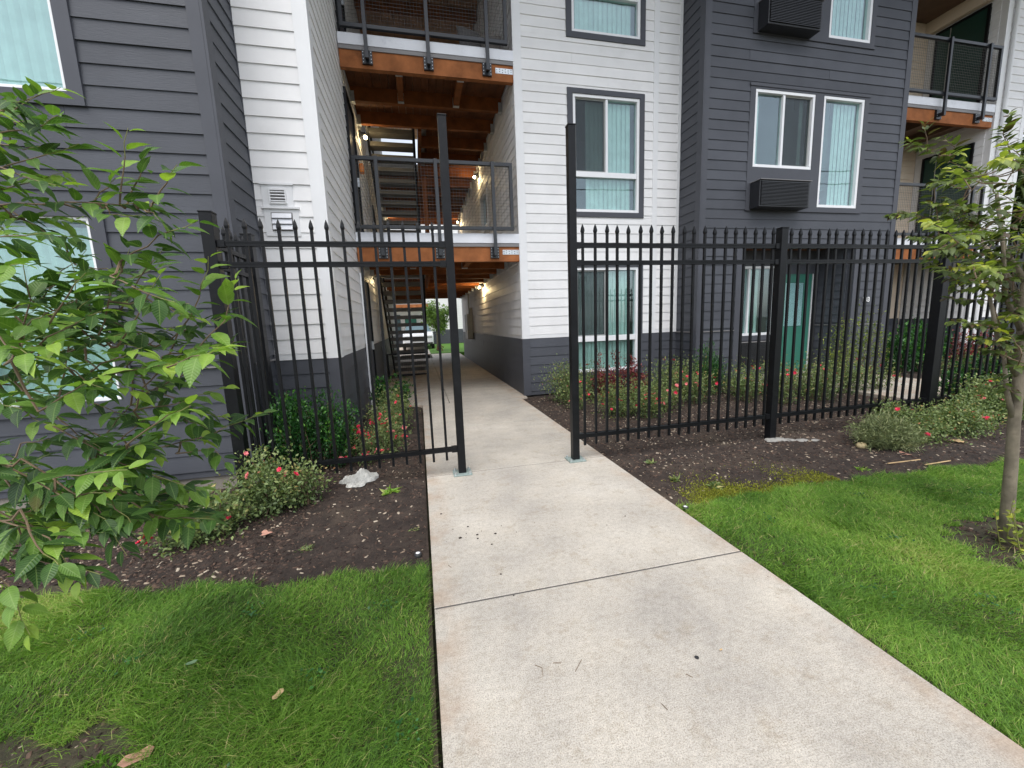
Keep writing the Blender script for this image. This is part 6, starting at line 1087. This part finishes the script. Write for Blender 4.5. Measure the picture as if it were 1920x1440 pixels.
MB().box(-3.5, .75, 29.94, 29.985, 0, .9).build('recess_wall', DARK, B2)
MB().box(-.9, -.1, 29.93, 29.939, .02, 2.1).build('door', GREEN, B2)
MB().box(3.0, 4.6, 29.95, 29.984, 3.3, 5.2).build('window', CARGLASS, B2)
# car
CX, CY = -.05, 24.8
K = thing('parked_car', 'white car parked across the courtyard seen behind the lower staircase', 'car', (CX, CY, 0))
mb = MB(); sec = []
prof = [(-.95, .35, .62, .80), (-.9, .32, .86, .86), (-.2, .30, .98, .88), (.35, .30, 1.04, .88), (3.2, .30, 1.05, .88), (3.5, .34, .98, .84)]
k0 = 0
for (yy_, zl, zh, hw) in prof: mb.v += [(CX - hw, CY + yy_, zl), (CX + hw, CY + yy_, zl), (CX + hw, CY + yy_, zh - .08), (CX + hw - .09, CY + yy_, zh), (CX - hw + .09, CY + yy_, zh), (CX - hw, CY + yy_, zh - .08)]
for s in range(len(prof) - 1):
    for i in range(6): j = (i + 1) % 6; mb.f.append((s * 6 + i, s * 6 + j, s * 6 + 6 + j, s * 6 + 6 + i))
mb.f.append(tuple(range(6))[::-1]); mb.f.append(tuple(range(30, 36))); bd = mb.build('body', WHITECAR, K, bevel=.03)
mb = MB(); mb.hexa([(CX - .8, CY + .15, 1.03), (CX + .8, CY + .15, 1.03), (CX + .8, CY + 3.3, 1.03), (CX - .8, CY + 3.3, 1.03), (CX - .60, CY + .85, 1.50), (CX + .60, CY + .85, 1.50), (CX + .60, CY + 2.9, 1.50), (CX - .60, CY + 2.9, 1.50)]); cab = mb.build('cabin', CARGLASS, K, bevel=.03)
MB().box(CX - .62, CX + .62, CY + .85, CY + 2.9, 1.501, 1.54).build('roof', WHITECAR, cab, bevel=.015)
for sx in (-1, 1):
    MB().box(CX + sx * .62 - .16, CX + sx * .62 + .16, CY - .965, CY - .93, .66, .78).build('headlight', GREY, K, bevel=.01)
    for yw in (-.35, 2.7):
        w_ = MB().tube([(CX + sx * .74, CY + yw, .32), (CX + sx * .90, CY + yw, .32)], .32, 18).build('wheel', RUBBER, K); MB().tube([(CX + sx * .901, CY + yw, .32), (CX + sx * .91, CY + yw, .32)], .2, 14).build('rim', METAL, w_)
    MB().box(CX + sx * .98 - .09, CX + sx * .98 + .09, CY + .45, CY + .53, 1.0, 1.12).build('wing_mirror', WHITECAR, K, bevel=.01)
MB().box(CX - .42, CX + .42, CY - .97, CY - .94, .50, .68).build('grille', RUBBER, K); MB().box(CX - .8, CX + .8, CY - .98, CY - .93, .33, .42).build('bumper', PLASTB, K)
def round_tree(label, x, y, h, cr, n, mat, leaf, name='courtyard_tree', zc=None, squash=1.0, z0=0):
    T = thing(name, label, 'tree', (x, y, z0)); MB().tube([(x, y, z0), (x + .03, y, z0 + h * .5), (x, y, z0 + h * .8)], [cr * .06 + .02, cr * .04 + .015, .01], 8).build('trunk', BARK, T, smooth=True)
    zc = zc or h - cr * squash; cl = rand_dirs(26); cl = cl * (cr * .68 * RNG.random((26, 1)) ** .4); cl[:, 2] *= squash
    idx = RNG.integers(0, 26, n); P = np.array([x, y, z0 + zc]) + cl[idx] + rand_dirs(n) * (cr * .36 * RNG.random((n, 1)) ** .5)
    X, Y, Z = frames(RNG.normal(size=(n, 3)) + [0, 0, -.2], rand_dirs(n, 1)); instances_mesh('crown', ST, SF, P, X, Y, Z, leaf * (.6 + .8 * RNG.random(n)), np.clip(.45 + .25 * RNG.normal(size=n), 0, 1), mat, T)
    mb = MB()
    for c in cl[:12]: mb.tube([(x, y, z0 + h * .4), tuple(np.array([x, y, z0 + zc]) + c)], [.02 + cr * .012, .008], 5, False)
    mb.build('limbs', BARK, T); return T
round_tree('small leafy tree on the courtyard lawn seen through the end of the breezeway', .95, 21.8, 2.75, .95, 2600, LEAF, .14)
round_tree('dark conifer rising beyond the far right white wall', 17.5, 9.5, 9.5, 2.6, 7000, CONIF, .28, 'conifer_tree', zc=5.2, squash=1.6)
round_tree('broad olive green tree behind the low charcoal wall at far right', 15.2, 6.6, 4.2, 1.5, 4200, OLIVE, .12, 'background_tree', zc=2.4, squash=1.2)
T = thing('courtyard_plant', 'little dark red leaved plant at the near edge of the courtyard lawn', 'plant', (.95, 20.15, .02)); n = 120
P = np.array([.95, 20.15, .25]) + rand_dirs(n) * .16 * RNG.random((n, 1)); X, Y, Z = frames(RNG.normal(size=(n, 3)) + [0, 0, .6], rand_dirs(n, 1)); instances_mesh('foliage', ST, SF, P, X, Y, Z, .09 + 0 * RNG.random(n), RNG.random(n), REDL, T)
MB().tube([(.95, 20.15, .02), (.95, 20.15, .2)], .01, 5).build('stem', TWIG, T)
# trees and cables across the street, seen only mirrored in the windows
for i, (x, y, h, r) in enumerate(((-9, -17, 6.5, 2.6), (1, -20, 7.5, 3.0), (12, -18, 6, 2.4), (23, -20, 8, 3.2))):
    round_tree(('bushy street tree opposite the left charcoal wall', 'tall street tree opposite the breezeway', 'small street tree opposite the white windows', 'large street tree opposite the porch')[i], x, y, h, r, 2500, OLIVE, .35, 'street_tree')
for k, (z, y) in enumerate(((9.6, -9), (8.9, -9.3))):
    MB().tube([(-40 + 5 * i, y, z + .0008 * (5 * i - 40) ** 2) for i in range(25)], .028, 5).build('overhead_cable', RUBBER, None, label=('upper black overhead cable running along the street', 'lower black overhead cable running along the street')[k], cat='cable')
